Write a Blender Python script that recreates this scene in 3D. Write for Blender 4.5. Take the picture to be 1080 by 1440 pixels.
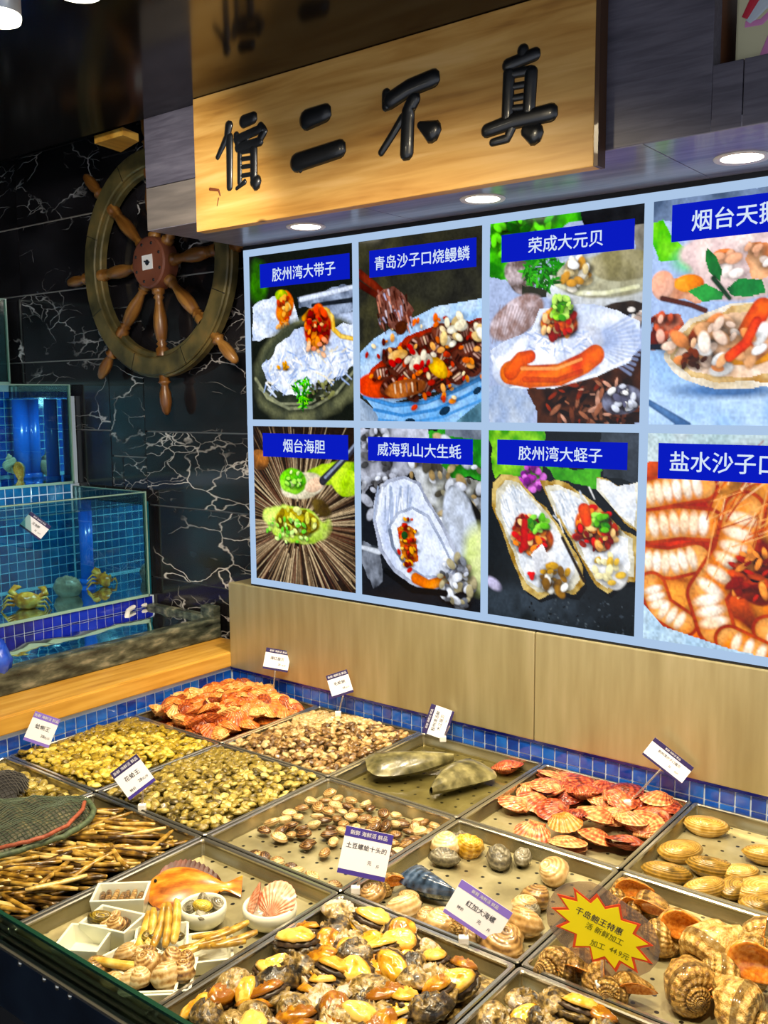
import bpy, bmesh, math, random
import numpy as np
from mathutils import Vector, Matrix, noise as mnoise

random.seed(7)
RNG = np.random.default_rng(7)
for o in list(bpy.data.objects):
    bpy.data.objects.remove(o)
SC = bpy.context.scene
COL = SC.collection
PI = math.pi

# ------------------------------------------------------------------ camera
FPX, YAW, PIT, ROL = 1343.09, 0.663096, 0.120168, -0.0074
CAM = np.array([2.0772, -1.9125, 1.65])
_c, _s = math.cos, math.sin
FWD = np.array([-_s(YAW)*_c(PIT), _c(YAW)*_c(PIT), -_s(PIT)])
_r = np.array([_c(YAW), _s(YAW), 0.0]); _u = np.cross(_r, FWD)
RGT = _r*_c(ROL)+_u*_s(ROL); UPV = -_r*_s(ROL)+_u*_c(ROL)
cd = bpy.data.cameras.new('camera'); co = bpy.data.objects.new('camera', cd); COL.objects.link(co)
cd.sensor_fit = 'VERTICAL'; cd.sensor_height = 24.0; cd.lens = FPX/1440*24.0
cd.clip_start = 0.02
co.matrix_world = Matrix(((RGT[0], UPV[0], -FWD[0], CAM[0]), (RGT[1], UPV[1], -FWD[1], CAM[1]),
                          (RGT[2], UPV[2], -FWD[2], CAM[2]), (0, 0, 0, 1)))
SC.camera = co
def ray(x, y): return FWD*FPX+RGT*(x-540)-UPV*(y-720)
def onz(x, y, z): d = ray(x, y); return CAM+d*(z-CAM[2])/d[2]
def ony(x, y, Y): d = ray(x, y); return CAM+d*(Y-CAM[1])/d[1]
def onx(x, y, X): d = ray(x, y); return CAM+d*(X-CAM[0])/d[0]
def onplane(x, y, p, n): d = ray(x, y); return CAM+d*(np.dot(np.array(p)-CAM, n)/np.dot(d, n))

# ------------------------------------------------------------------ world, lights, exposure
W = bpy.data.worlds.new('hall'); SC.world = W; W.use_nodes = True
W.node_tree.nodes['Background'].inputs[0].default_value = (0.80, 0.86, 1.0, 1)
W.node_tree.nodes['Background'].inputs[1].default_value = 0.82
vs = SC.view_settings
vs.view_transform = 'Standard'; vs.look = 'None'; vs.gamma = 1.0; vs.use_curve_mapping = False
vs.exposure = 0.45

# ------------------------------------------------------------------ helpers
def lin(c):
    if isinstance(c, str):
        c = tuple(int(c[i:i+2], 16)/255 for i in (0, 2, 4))
    return tuple((v/12.92 if v <= 0.04045 else ((v+0.055)/1.055)**2.4) for v in c)

class MB:
    def __init__(s): s.v = []; s.f = []; s.uv = None; s.mi = []; s.cm = 0
    def add(s, vs, fs):
        n = len(s.v); s.v += [tuple(p) for p in vs]
        for f in fs: s.f.append(tuple(i+n for i in f)); s.mi.append(s.cm)
        return s
    def box(s, x0, x1, y0, y1, z0, z1):
        return s.add([(x0,y0,z0),(x1,y0,z0),(x1,y1,z0),(x0,y1,z0),(x0,y0,z1),(x1,y0,z1),(x1,y1,z1),(x0,y1,z1)],
                     [(3,2,1,0),(4,5,6,7),(0,1,5,4),(1,2,6,5),(2,3,7,6),(3,0,4,7)])
    def tube(s, pts, rad, n=8, cap=True, flat=None):
        pts = [Vector(p) for p in pts]
        if not hasattr(rad, '__len__'): rad = [rad]*len(pts)
        vs = []; fs = []; up = None
        for i, p in enumerate(pts):
            d = (pts[min(i+1, len(pts)-1)]-pts[max(i-1, 0)]).normalized()
            if flat is not None: b = Vector(flat[0]); a = d.cross(b).normalized(); sb = flat[1]
            else:
                if up is None: up = Vector((0,0,1)) if abs(d.z) < .9 else Vector((1,0,0))
                a = d.cross(up).normalized(); b = a.cross(d).normalized(); up = b; sb = 1
            for k in range(n):
                t = 2*PI*k/n; vs.append(p+(a*math.cos(t)+b*sb*math.sin(t))*rad[i])
        for i in range(len(pts)-1):
            for k in range(n):
                k2 = (k+1) % n; fs.append((i*n+k, i*n+k2, (i+1)*n+k2, (i+1)*n+k))
        if cap:
            fs.append(tuple(range(n))[::-1]); fs.append(tuple((len(pts)-1)*n+k for k in range(n)))
        return s.add(vs, fs)
    def lathe(s, prof, n=24, c=(0,0,0), axis='z'):
        vs = []; fs = []
        for r, z in prof:
            for k in range(n):
                t = 2*PI*k/n; x, y = r*math.cos(t), r*math.sin(t)
                if axis == 'z': vs.append((c[0]+x, c[1]+y, c[2]+z))
                elif axis == 'y': vs.append((c[0]+x, c[1]+z, c[2]+y))
                else: vs.append((c[0]+z, c[1]+x, c[2]+y))
        for i in range(len(prof)-1):
            for k in range(n):
                k2 = (k+1) % n; fs.append((i*n+k, i*n+k2, (i+1)*n+k2, (i+1)*n+k))
        return s.add(vs, fs)
    def disc(s, r, n=24, c=(0,0,0), axis='z'):
        vs = [(c[0]+r*math.cos(2*PI*k/n), c[1]+(r*math.sin(2*PI*k/n) if axis == 'z' else 0),
               c[2]+(r*math.sin(2*PI*k/n) if axis == 'y' else 0)) for k in range(n)]
        return s.add(vs, [tuple(range(n))])
    def mesh(s, name, smooth=False, fixn=False, bevel=0):
        me = bpy.data.meshes.new(name); me.from_pydata([(float(p[0]), float(p[1]), float(p[2])) for p in s.v], [], [tuple(int(i) for i in f) for f in s.f])
        if s.uv is not None:
            ul = me.uv_layers.new(name='uv')
            li = np.zeros(len(me.loops), dtype=np.int32); me.loops.foreach_get('vertex_index', li)
            ul.data.foreach_set('uv', np.array(s.uv, dtype=np.float32)[li].ravel())
        if any(s.mi): me.polygons.foreach_set('material_index', s.mi)
        if fixn or bevel:
            bm = bmesh.new(); bm.from_mesh(me); bmesh.ops.remove_doubles(bm, verts=bm.verts, dist=1e-6)
            bmesh.ops.recalc_face_normals(bm, faces=bm.faces)
            if bevel:
                es = [e for e in bm.edges if len(e.link_faces) == 2 and e.calc_face_angle(0) > .5]
                bmesh.ops.bevel(bm, geom=es, offset=bevel, segments=2, affect='EDGES', profile=.6)
            bm.to_mesh(me); bm.free()
        if smooth: me.polygons.foreach_set('use_smooth', [True]*len(me.polygons))
        me.update(); return me

def ob(name, m, mat=None, parent=None, loc=None, rot=None, scl=None, smooth=False, fixn=False, bevel=0, mtx=None):
    me = m.mesh(name, smooth, fixn, bevel) if isinstance(m, MB) else m
    if mat is not None and me is not None and len(me.materials) == 0:
        for x in (mat if isinstance(mat, (list, tuple)) else [mat]): me.materials.append(x)
    o = bpy.data.objects.new(name, me); COL.objects.link(o)
    if mtx is not None: o.matrix_basis = mtx
    if loc is not None: o.location = loc
    if rot is not None: o.rotation_euler = rot
    if scl is not None: o.scale = scl if hasattr(scl, '__len__') else (scl,)*3
    if parent is not None: o.parent = parent
    return o
def tag(o, label, cat, group=None):
    o['label'] = label; o['category'] = cat
    if group: o['group'] = group
    return o
def struct(o, label=None):
    o['kind'] = 'structure'
    if label: o['label'] = label
    return o
def stuff(o, label=None, cat=None):
    o['kind'] = 'stuff'
    if label: o['label'] = label
    if cat: o['category'] = cat
    return o
def empty(name, loc=(0,0,0), rot=(0,0,0)): return ob(name, None, loc=loc, rot=rot)

# ------------------------------------------------------------------ materials
class NT:
    def __init__(s, name):
        s.m = bpy.data.materials.new(name); s.m.use_nodes = True; s.t = s.m.node_tree
        s.p = s.t.nodes['Principled BSDF']; s.out = s.t.nodes['Material Output']
    def n(s, kind, **kw):
        nd = s.t.nodes.new('ShaderNode'+kind)
        for k, v in kw.items():
            if k.startswith('_'): setattr(nd, k[1:], v)
            else:
                i = nd.inputs[int(k[1:])] if k[0] == 'i' and k[1:].isdigit() else nd.inputs[k.replace('__', ' ')]
                s.set(i, v)
        return nd
    def set(s, i, v):
        if isinstance(v, bpy.types.NodeSocket): s.t.links.new(v, i)
        else: i.default_value = v
    def math(s, op, a, b=0.0, c=None, clamp=False):
        nd = s.t.nodes.new('ShaderNodeMath'); nd.operation = op; nd.use_clamp = clamp
        s.set(nd.inputs[0], a); s.set(nd.inputs[1], b)
        if c is not None: s.set(nd.inputs[2], c)
        return nd.outputs[0]
    def ramp(s, fac, cols, pos=None, interp='LINEAR'):
        nd = s.t.nodes.new('ShaderNodeValToRGB'); r = nd.color_ramp; r.interpolation = interp
        k = len(cols)
        while len(r.elements) < k: r.elements.new(0.5)
        for i, c in enumerate(cols):
            r.elements[i].position = pos[i] if pos else i/(k-1); r.elements[i].color = (*lin(c), 1)
        s.t.links.new(fac, nd.inputs[0]); return nd.outputs[0]
    def coord(s, space='Object', scale=(1,1,1), shift=False):
        tc = s.n('TexCoord'); v = tc.outputs[space]
        mp = s.n('Mapping', Scale=scale, Vector=v)
        if shift:
            oi = s.n('ObjectInfo'); cv = s.n('CombineXYZ')
            for i, k in enumerate((31.0, 57.0, 13.0)): s.set(cv.inputs[i], s.math('MULTIPLY', oi.outputs['Random'], k))
            s.t.links.new(cv.outputs[0], mp.inputs['Location'])
        return mp.outputs[0]
    def set_p(s, **kw):
        for k, v in kw.items(): s.set(s.p.inputs[k.replace('__', ' ')], v)
    def bump(s, h, strength=.3, dist=.01):
        b = s.n('Bump', Strength=strength, Distance=dist, Height=h); s.t.links.new(b.outputs[0], s.p.inputs['Normal'])
    def rand(s): return s.n('ObjectInfo').outputs['Random']

def plain(name, col, rough=.5, metal=0.0, spec=.5, emit=0.0, coat=0.0):
    t = NT(name); c = (*lin(col), 1)
    t.set_p(Base__Color=c, Roughness=rough, Metallic=metal, Specular__IOR__Level=spec, Coat__Weight=coat)
    if emit: t.set_p(Emission__Color=c, Emission__Strength=emit)
    return t.m
def noisy(name, cols, scale=6, stretch=(1,1,1), detail=5, dist=0.0, rough=.5, metal=0.0, bump=0.0, rand=0.0, pos=None, shift=False, spec=.5, coat=0.0, bd=.004):
    t = NT(name); v = t.coord('Object', stretch, shift)
    nz = t.n('TexNoise', Vector=v, Scale=scale, Detail=detail, Distortion=dist)
    f = nz.outputs[0]
    if rand: f = t.math('ADD', f, t.math('MULTIPLY', t.math('SUBTRACT', t.rand(), .5), rand))
    t.set_p(Base__Color=t.ramp(f, cols, pos or [0.28+0.44*i/(len(cols)-1) for i in range(len(cols))]), Roughness=rough, Metallic=metal, Specular__IOR__Level=spec, Coat__Weight=coat)
    if bump: t.bump(nz.outputs[0], bump, bd)
    return t.m
def shell(name, cols, ring=7, rib=0, wn=.5, wr=.15, wb=.0, rand=.5, nscale=60, rough=.28, bump=.25, coat=.3, speck=.35):
    """shell colours: noise + growth rings (uv v) + ribs (uv u) + a shift for every object"""
    t = NT(name); uv = t.n('UVMap', _uv_map='uv'); sx = t.n('SeparateXYZ', Vector=uv.outputs[0])
    nz = t.n('TexNoise', Vector=t.coord('Object', (1,1,1), True), Scale=nscale, Detail=3)
    rg = t.math('SINE', t.math('ADD', t.math('MULTIPLY', sx.outputs[1], ring*2*PI), t.math('MULTIPLY', nz.outputs[0], 3.0)))
    rb = t.math('SINE', t.math('MULTIPLY', sx.outputs[0], rib*2*PI))
    f = t.math('ADD', t.math('MULTIPLY', t.math('SUBTRACT', nz.outputs[0], .5), wn*2), t.math('MULTIPLY', rg, wr))
    f = t.math('ADD', f, t.math('MULTIPLY', rb, wb))
    f = t.math('ADD', t.math('ADD', f, .5), t.math('MULTIPLY', t.math('SUBTRACT', t.rand(), .5), rand))
    fine = t.n('TexNoise', Vector=t.coord('Object', (1,1,1), True), Scale=nscale*3.2, Detail=3)
    f = t.math('ADD', f, t.math('MULTIPLY', t.math('SUBTRACT', fine.outputs[0], .5), speck*2))
    t.set_p(Base__Color=t.ramp(f, cols), Roughness=rough, Coat__Weight=coat, Coat__Roughness=.12)
    t.bump(t.math('ADD', t.math('ADD', t.math('MULTIPLY', rg, .5), t.math('MULTIPLY', rb, 1.0 if rib else 0.0)), t.math('MULTIPLY', fine.outputs[0], 1.5)), bump, .0018)
    return t.m
def clear(name, tint, refl=1.0, rough=.02, body=0.0, bodycol='ffffff', ior=1.45):
    """thin pane or water surface: tinted see-through with mirror reflections by angle"""
    t = NT(name); tr = t.n('BsdfTransparent', Color=(*lin(tint), 1)); gl = t.n('BsdfGlossy', Roughness=rough, Color=(1,1,1,1))
    fr = t.n('Fresnel', IOR=ior); mx = t.n('MixShader', i0=t.math('MULTIPLY', fr.outputs[0], refl), i1=tr.outputs[0], i2=gl.outputs[0])
    last = mx
    if body:
        df = t.n('BsdfDiffuse', Color=(*lin(bodycol), 1)); last = t.n('MixShader', i0=body, i1=mx.outputs[0], i2=df.outputs[0])
    t.t.links.new(last.outputs[0], t.out.inputs[0]); return t.m

def wood(name, cols, axis, scale=3.0, rough=.4, bump=.06, knots=True, coat=.1):
    st = [14, 14, 14]; st[axis] = 1.1
    t = NT(name); v = t.coord('Object', tuple(st), True)
    n1 = t.n('TexNoise', Vector=v, Scale=scale, Detail=6, Distortion=.6)
    st2 = [3, 3, 3]; st2[axis] = .5
    n2 = t.n('TexNoise', Vector=t.coord('Object', tuple(st2), True), Scale=scale*.9, Detail=3, Distortion=1.2)
    f = t.math('ADD', t.math('MULTIPLY', n1.outputs[0], .55), t.math('MULTIPLY', n2.outputs[0], .45))
    col = t.ramp(f, cols, [0.3+0.4*i/(len(cols)-1) for i in range(len(cols))])
    if knots:
        kv = [9, 9, 9]; kv[axis] = 4
        vo = t.n('TexVoronoi', Vector=t.coord('Object', tuple(kv), True), Scale=1.0)
        k = t.ramp(vo.outputs['Distance'], ['3a2412', 'ffffff'], [0.035, 0.075])
        mx = t.n('Mix', _data_type='RGBA', _blend_type='MULTIPLY'); mx.inputs[0].default_value = .8
        t.t.links.new(col, mx.inputs[6]); t.t.links.new(k, mx.inputs[7]); col = mx.outputs[2]
    t.set_p(Base__Color=col, Roughness=rough, Coat__Weight=coat)
    t.bump(n1.outputs[0], bump, .004); return t.m

def marble_mat():
    t = NT('black_marble'); v = t.coord('Object', (1,1,1), True); rt = t.n('Mapping', Vector=v, Scale=(.55, 1, 1.15), Rotation=(0, .6, 0)); v = rt.outputs[0]
    wn = t.n('TexNoise', Vector=v, Scale=7, Detail=4)
    ad = t.n('VectorMath', _operation='ADD'); t.t.links.new(v, ad.inputs[0])
    sc_ = t.n('VectorMath', _operation='SCALE', Vector=wn.outputs[1], Scale=.16); t.t.links.new(sc_.outputs[0], ad.inputs[1])
    tot = None
    for s, w_, mk in ((6.0, .016, 2.6), (15, .024, 5.0)):
        vo = t.n('TexVoronoi', _feature='DISTANCE_TO_EDGE', Vector=ad.outputs[0], Scale=s)
        line = t.math('SUBTRACT', 1.0, t.math('DIVIDE', vo.outputs[0], w_), clamp=True)
        ms = t.n('TexNoise', Vector=v, Scale=mk, Detail=5)
        mask = t.math('MULTIPLY', t.math('SUBTRACT', ms.outputs[0], .51), 9.0, clamp=True)
        line = t.math('MULTIPLY', line, mask)
        tot = line if tot is None else t.math('MAXIMUM', tot, t.math('MULTIPLY', line, .7))
    base = t.ramp(wn.outputs[0], ['0e0d0f', '1b191b', '282629'], [.3, .5, .75])
    mx = t.n('Mix', _data_type='RGBA'); t.t.links.new(tot, mx.inputs[0]); t.t.links.new(base, mx.inputs[6]); mx.inputs[7].default_value = (*lin('d8d2cc'), 1)
    t.set_p(Base__Color=mx.outputs[2], Roughness=.12, Specular__IOR__Level=.45); return t.m

def tray_floor_mat():
    t = NT('perforated_steel'); tc = t.n('TexCoord'); sx = t.n('SeparateXYZ', Vector=tc.outputs['Object'])
    P_ = .036
    row = t.math('FLOOR', t.math('DIVIDE', sx.outputs[1], P_))
    xo = t.math('ADD', sx.outputs[0], t.math('MULTIPLY', t.math('MODULO', t.math('ABSOLUTE', row), 2.0), P_/2))
    fx = t.math('SUBTRACT', t.math('FRACT', t.math('ADD', t.math('DIVIDE', xo, P_), 50.0)), .5)
    fy = t.math('SUBTRACT', t.math('FRACT', t.math('ADD', t.math('DIVIDE', sx.outputs[1], P_), 50.0)), .5)
    d = t.math('SQRT', t.math('ADD', t.math('MULTIPLY', fx, fx), t.math('MULTIPLY', fy, fy)))
    hole = t.math('LESS_THAN', d, .10)
    nz = t.n('TexNoise', Vector=t.coord('Object', (1,1,1), True), Scale=14, Detail=4)
    c = t.ramp(nz.outputs[0], ['807756', '9b926c', 'b0a884'], [.3, .5, .7])
    mx = t.n('Mix', _data_type='RGBA'); t.t.links.new(hole, mx.inputs[0]); t.t.links.new(c, mx.inputs[6]); mx.inputs[7].default_value = (.004, .004, .003, 1)
    t.set_p(Base__Color=mx.outputs[2], Metallic=t.math('SUBTRACT', .35, t.math('MULTIPLY', hole, .35)), Roughness=.34, Coat__Weight=.2)
    return t.m

MT = dict(
    marble=marble_mat(),
    grout=plain('pale_grout', 'c9c4b8', .7),
    blue_grout=plain('white_grout', 'c3d3e6', .6),
    blue_tile=noisy('blue_mosaic', ['0a3494', '1250b8', '1e68cc'], 20, rough=.12, rand=.35, coat=.4, shift=True),
    navy_tile=noisy('navy_mosaic', ['0b1478', '1222a4', '1a34b8'], 20, rough=.14, rand=.5, coat=.4, shift=True),
    steel=noisy('brushed_steel', ['9c9068', 'aba078', 'bbb08a'], 4, (6, 1, .7), 7, rough=.36, metal=.55, bump=.04),
    tray=noisy('tray_steel', ['857b5c', 'a0966f', 'b4aa84'], 9, rough=.26, metal=.75, shift=True),
    rim=plain('polished_rim', 'b9b5a8', .2, .9),
    tray_floor=tray_floor_mat(),
    sign_wood=wood('sign_wood', ['8c5a20', 'bd8a3e', 'd3a458', 'e2b874'], 0, 3.2, .5, coat=0),
    sign_edge=wood('sign_edge_wood', ['38220f', '543519'], 2, 3, .5, knots=False),
    ledge_wood=wood('ledge_wood', ['8a5a1c', 'b9842e', 'd2a044', 'deb560'], 1, 3.0, .3, knots=False, coat=.3),
    laminate=wood('dark_laminate', ['44424d', '524f5b', '605d69', '6c6974'], 0, 9.0, .45, .03, knots=False, coat=0),
    laminate_under=wood('bouncelit_underside', ['565462', '706e7c', '8a8896', 'a09daa'], 0, 5.0, .28, .02, knots=False, coat=.1),  # lighter copy of the laminate: bounce light from below put into the colour
    laminate_spotlit=wood('spotlit_laminate', ['585250', '736b64', '8a8078'], 0, 4.0, .45, .03, knots=False, coat=0),  # paler copy of the laminate: spot light put into the colour
    soffit=noisy('black_gloss', ['0b0807', '100c0a', '16110e'], 3, rough=.12, spec=.26),
    ink=plain('black_carved', '15171a', .32, coat=.3),
    brown=noisy('brown_wood', ['4a2a14', '6a3e1e'], 6, (1, 1, .2), rough=.5),
    seal=plain('seal_brown', '6b3412', .6),
    white=plain('white_plastic', 'e8e6e2', .35),
    porcelain=plain('white_porcelain', 'dfe0cc', .18, coat=.4),
    black=plain('black_rubber', '0b0b0c', .5),
    dark=plain('dark_void', '08090b', .7),
    floor=noisy('floor_stone', ['1d1c1b', '2b2927'], 3, rough=.3),
    stone=noisy('wet_stone', ['1c1f1c', '343a32', '565a4c', '8a8670'], 34, (1, .5, 1.5), 8, rough=.22, bump=.15, bd=.006),
    apron=noisy('apron_metal', ['1a222d', '243040', '2c3a4a'], 12, rough=.3, metal=.5),
    glass=clear('counter_glass', 'cfe4d6', .9),
    glass_edge=plain('glass_edge', '173a2c', .12, coat=.5),
    tank_glass=clear('tank_glass', 'cfe6e2', .9),
    tank_edge=plain('tank_edge', '8fb0a0', .15, coat=.5),
    tank_tile=noisy('teal_mosaic', ['0a3c70', '0f5488', '166a9e'], 20, rough=.15, rand=.3, coat=.3, shift=True),
    sand=noisy('pale_sand', ['8fb0b8', 'b4ccd0', 'd0dcdc'], 30, rough=.5),
    water=clear('tank_water', 'c4e4ea', 1.0, .03, ior=1.33),
    trough_water=clear('trough_water', '6f8a8c', 1.0, .04, ior=1.33),
    tray_water=clear('tray_water', 'd8d6c0', .9, .03, ior=1.33),
    pipe=noisy('blue_pipe', ['0a4cb8', '1466d4'], 6, rough=.25, coat=.4),
    teal=noisy('teal_panel', ['0b4a5c', '0f6074', '14748a'], 8, rough=.2),
    lamp_body=plain('lamp_body', 'aab4c4', .35, .3),
    purple=plain('card_purple', '3b2a8c', .35),
    violet=plain('card_violet', '7f68c8', .35),
    indigo=plain('card_indigo', '2a1c52', .35),
    card=plain('card_white', 'efeef2', .35, coat=.2),
    grey_ink=plain('grey_ink', '4c4a55', .5),
    yellow=plain('star_yellow', 'f6e400', .4),
    red=plain('star_red', 'd9431a', .4),
    sleeve=clear('clear_sleeve', 'dcd2c6', .5, .1, .12, 'e6d8cc'),
)
def emis(name, col, st):
    t = NT(name); e = t.n('Emission', Color=(*lin(col), 1), Strength=st); t.t.links.new(e.outputs[0], t.out.inputs[0]); return t.m
MT['lamp_glow'] = emis('lamp_glow', 'fff4d6', 9)
MT['frame_glow'] = emis('backlit_frame', 'b4d0f2', .66)
MT['banner'] = emis('backlit_blue', '0a1cc4', .70)
MT['banner_text'] = emis('backlit_text', 'd5e6f8', .74)
def print_mat():
    t = NT('backlit_print'); a = t.n('Attribute', _attribute_name='ink'); e = t.n('Emission', Color=a.outputs[0], Strength=.84)
    g = t.n('BsdfGlossy', Roughness=.15, Color=(1,1,1,1)); mx = t.n('MixShader', i0=.02, i1=e.outputs[0], i2=g.outputs[0])
    t.t.links.new(mx.outputs[0], t.out.inputs[0]); return t.m
MT['print'] = print_mat()

_tx = {}
def text_mesh(body, size, bold=0.0, depth=0.0):
    k = (body, round(size, 5), bold, depth)
    if k not in _tx:
        cu = bpy.data.curves.new('lettering', 'FONT'); cu.body = body; cu.size = size
        cu.extrude = depth; cu.align_x = 'CENTER'; cu.align_y = 'CENTER'; cu.resolution_u = 2
        o = bpy.data.objects.new('lettering', cu); COL.objects.link(o)
        me = bpy.data.meshes.new_from_object(o.evaluated_get(bpy.context.evaluated_depsgraph_get()))
        bpy.data.objects.remove(o); bpy.data.curves.remove(cu); me.name = 'lettering'; me.materials.clear()
        if bold:      # heavier strokes: the same outlines laid side by side
            V0 = [v.co.copy() for v in me.vertices]; F0 = [tuple(p.vertices) for p in me.polygons]; vv = []; ff = []
            for dx, dy in ((0, 0), (-1, 0), (1, 0), (0, -.8), (0, .8)):
                n0 = len(vv); vv += [(q.x+dx*bold*size, q.y+dy*bold*size, q.z) for q in V0]; ff += [tuple(i+n0 for i in f) for f in F0]
            me = bpy.data.meshes.new('lettering'); me.from_pydata(vv, [], ff)
        w = [v.co.x for v in me.vertices]; h = [v.co.y for v in me.vertices]
        cx, cy = (max(w)+min(w))/2, (max(h)+min(h))/2
        for v in me.vertices: v.co.x -= cx; v.co.y -= cy
        _tx[k] = (me, max(w)-min(w), max(h)-min(h))
    return _tx[k]
def frame(o, x, y):
    x = Vector(x).normalized(); y = Vector(y); y = (y-x*y.dot(x)).normalized(); z = x.cross(y)
    return Matrix(((x[0], y[0], z[0], o[0]), (x[1], y[1], z[1], o[1]), (x[2], y[2], z[2], o[2]), (0,0,0,1)))

# ================================================================== structure
def bx(*a): return MB().box(*a)
struct(ob('floor', bx(-1.8, 4.5, -4.5, .4, -.05, 0), MT['floor']))
cl = struct(ob('ceiling', bx(-1.8, 4.5, -4.5, -.335, 2.335, 2.42), MT['soffit']))
ob('recess_panel', bx(-1.8, 4.5, -.335, .3, 2.80, 2.86), MT['soffit'], cl)
ob('recess_fascia', bx(-1.8, .09, -.345, -.335, 2.42, 2.80), MT['soffit'], cl)
# marble wall: every tile a piece of its own on a pale joint
YM = .10
wl = struct(ob('wall_back', bx(-1.75, 4.5, YM+.012, YM+.12, 0, 2.8), MT['grout']))
def mtile(x0, x1, z0, z1):
    w, h = x1-x0-.0045, z1-z0-.0045
    ob('marble_tile', bx(-w/2, w/2, 0, .011, -h/2, h/2), MT['marble'], wl, loc=((x0+x1)/2, YM+random.uniform(0, .0008), (z0+z1)/2))
rows = [0.812+.2433*k for k in range(9)]
for a, b in zip(rows[:-1], rows[1:]):
    for x0, x1 in ((-1.70, -1.187), (-1.187, -.681), (-.495, .0), (.0, .2)): mtile(x0, x1, a, min(b, 2.8))
for x0, x1, z0, z1 in ((-.681, -.495, 1.455, 1.95), (-.681, -.495, 1.95, 2.44), (-.681, -.495, 2.44, 2.79),
                       (-.681, -.617, .96, 1.455), (-.617, -.495, .96, 1.455), (-.681, -.495, .6, .96)): mtile(x0, x1, z0, z1)
ws = struct(ob('wall_left', bx(-1.80, -1.72, -4.5, YM, 0, 2.8), MT['dark']))
# menu wall core with brown end board
wm = struct(ob('wall_menu', bx(.108, 4.5, .006, YM+.005, .70, 2.335), MT['dark']))
ob('end_board', bx(.096, .108, .008, YM-.004, .90, 2.06), MT['brown'], wm)

# bulkhead over the menu
bk = struct(ob('wall_bulkhead', bx(.112, 4.5, -.30, .0, 2.085, 2.335), MT['dark']))
def lam(n, m, *a): return ob(n, bx(*a).mesh(n, bevel=.0012), m, bk)
lam('front_panel', MT['laminate'], .331, 1.514, -.335, -.300, 2.067, 2.335)
lam('front_panel', MT['laminate'], .100, .330, -.335, -.300, 2.170, 2.335)
lam('front_panel', MT['laminate_spotlit'], .100, .33, -.335, -.300, 2.067, 2.1685)  # piece split off for the spot-lit patch, painted paler
lam('front_panel', MT['laminate'], 1.5142, 1.562, -.335, -.300, 2.067, 2.1685)
lam('front_panel', MT['laminate'], 1.5635, 2.9, -.335, -.300, 2.067, 2.1685)
lam('front_panel', MT['laminate'], 2.10, 2.9, -.335, -.300, 2.170, 2.335)
for x0, x1 in ((.100, .70), (.7012, 1.4), (1.4012, 2.2), (2.2012, 3.0)):
    lam('soffit_panel', MT['laminate_under'], x0, x1, -.3345, -.002, 2.066, 2.085)
lam('end_panel', MT['laminate'], .100, .112, -.3, -.002, 2.085, 2.335)
# open niche at the right of the bulkhead with a printed package in it
lam('niche_side', MT['brown'], 1.505, 1.514, -.30, -.10, 2.170, 2.335)
nb = MB(); nb.box(.112, 1.504, -.30, 0, 2.0851, 2.335); nb.box(1.504, 4.5, -.08, 0, 2.0851, 2.335); nb.box(1.504, 4.5, -.30, -.08, 2.0851, 2.168)
nb.box(2.1, 4.5, -.3, -.08, 2.168, 2.335)
me = nb.mesh('wall_bulkhead'); me.materials.append(MT['dark']); bk.data = me

# ================================================================== sign board
SY = -.366
sg = empty('wooden_sign', (.80, -.35, 2.04))
tag(sg, 'long pale wooden signboard with four black carved characters', 'sign')
def kid(n, m, mat, par, **k):
    o = ob(n, m, mat, par, **k); o.matrix_parent_inverse = par.matrix_basis.inverted(); return o
bm_ = MB().box(.318, 1.326, SY, -.337, 2.036, 2.334)
kid('board', bm_.mesh('board', bevel=.002), MT['sign_wood'], sg)
kid('side_edging', bx(1.3262, 1.334, SY, -.337, 2.036, 2.334), MT['sign_edge'], sg)
def brush(name, strokes, org, sc, mat=MT['ink']):
    mb = MB()
    for st in strokes:
        pts, r0, r1 = st
        P = [Vector(ony(org[0]+x/sc, org[1]+y/sc, SY)) for x, y in pts]
        # resample smoothly
        Q = []
        for i in range(len(P)-1):
            for k in range(4): Q.append(P[i].lerp(P[i+1], k/4))
        Q.append(P[-1])
        d0 = (Q[0]-Q[1]).normalized(); d1 = (Q[-1]-Q[-2]).normalized()
        n = len(Q); k = .00205/sc
        R = [(r0+(r1-r0)*i/(n-1))*k for i in range(n)]
        Q = [Q[0]+d0*R[0]*.75, Q[0]+d0*R[0]*.4]+Q+[Q[-1]+d1*R[-1]*.4, Q[-1]+d1*R[-1]*.75]
        R = [R[0]*.45, R[0]*.86]+R+[R[-1]*.86, R[-1]*.45]
        mb.tube(Q, R, 10, flat=((0, 1, 0), .38))
    return kid(name, mb, mat, sg, smooth=True)
A2, A3 = (260, 0), (640, 0)
brush('character', [([(168,475),(160,520),(124,598)],17,9), ([(170,520),(170,712)],15,13), ([(222,462),(262,446)],20,18), ([(195,530),(290,488)],14,14),
  ([(286,478),(303,498),(284,530)],13,13), ([(200,562),(288,536)],14,14), ([(195,512),(204,565)],12,12), ([(236,505),(236,560)],8,8), ([(208,576),(208,694)],10,10),
  ([(262,566),(262,690)],15,15), ([(208,577),(262,567)],9,9), ([(212,605),(258,598)],7,7), ([(212,635),(258,628)],7,7), ([(212,668),(258,660)],7,7),
  ([(228,690),(196,716)],9,6), ([(262,690),(272,694)],18,24)], A2, 2.7)
brush('character', [([(462,455),(535,428)],30,26), ([(470,478),(468,486)],16,8), ([(424,618),(590,564)],28,26), ([(436,636),(440,648)],14,8)], A2, 2.7)
brush('character', [([(776,384),(850,335),(945,296)],24,24), ([(764,352),(768,402)],14,18), ([(872,372),(848,420),(842,584)],20,22), ([(828,445),(788,512),(745,580)],13,11), ([(892,474),(942,500)],10,30)], A2, 2.7)
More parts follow.
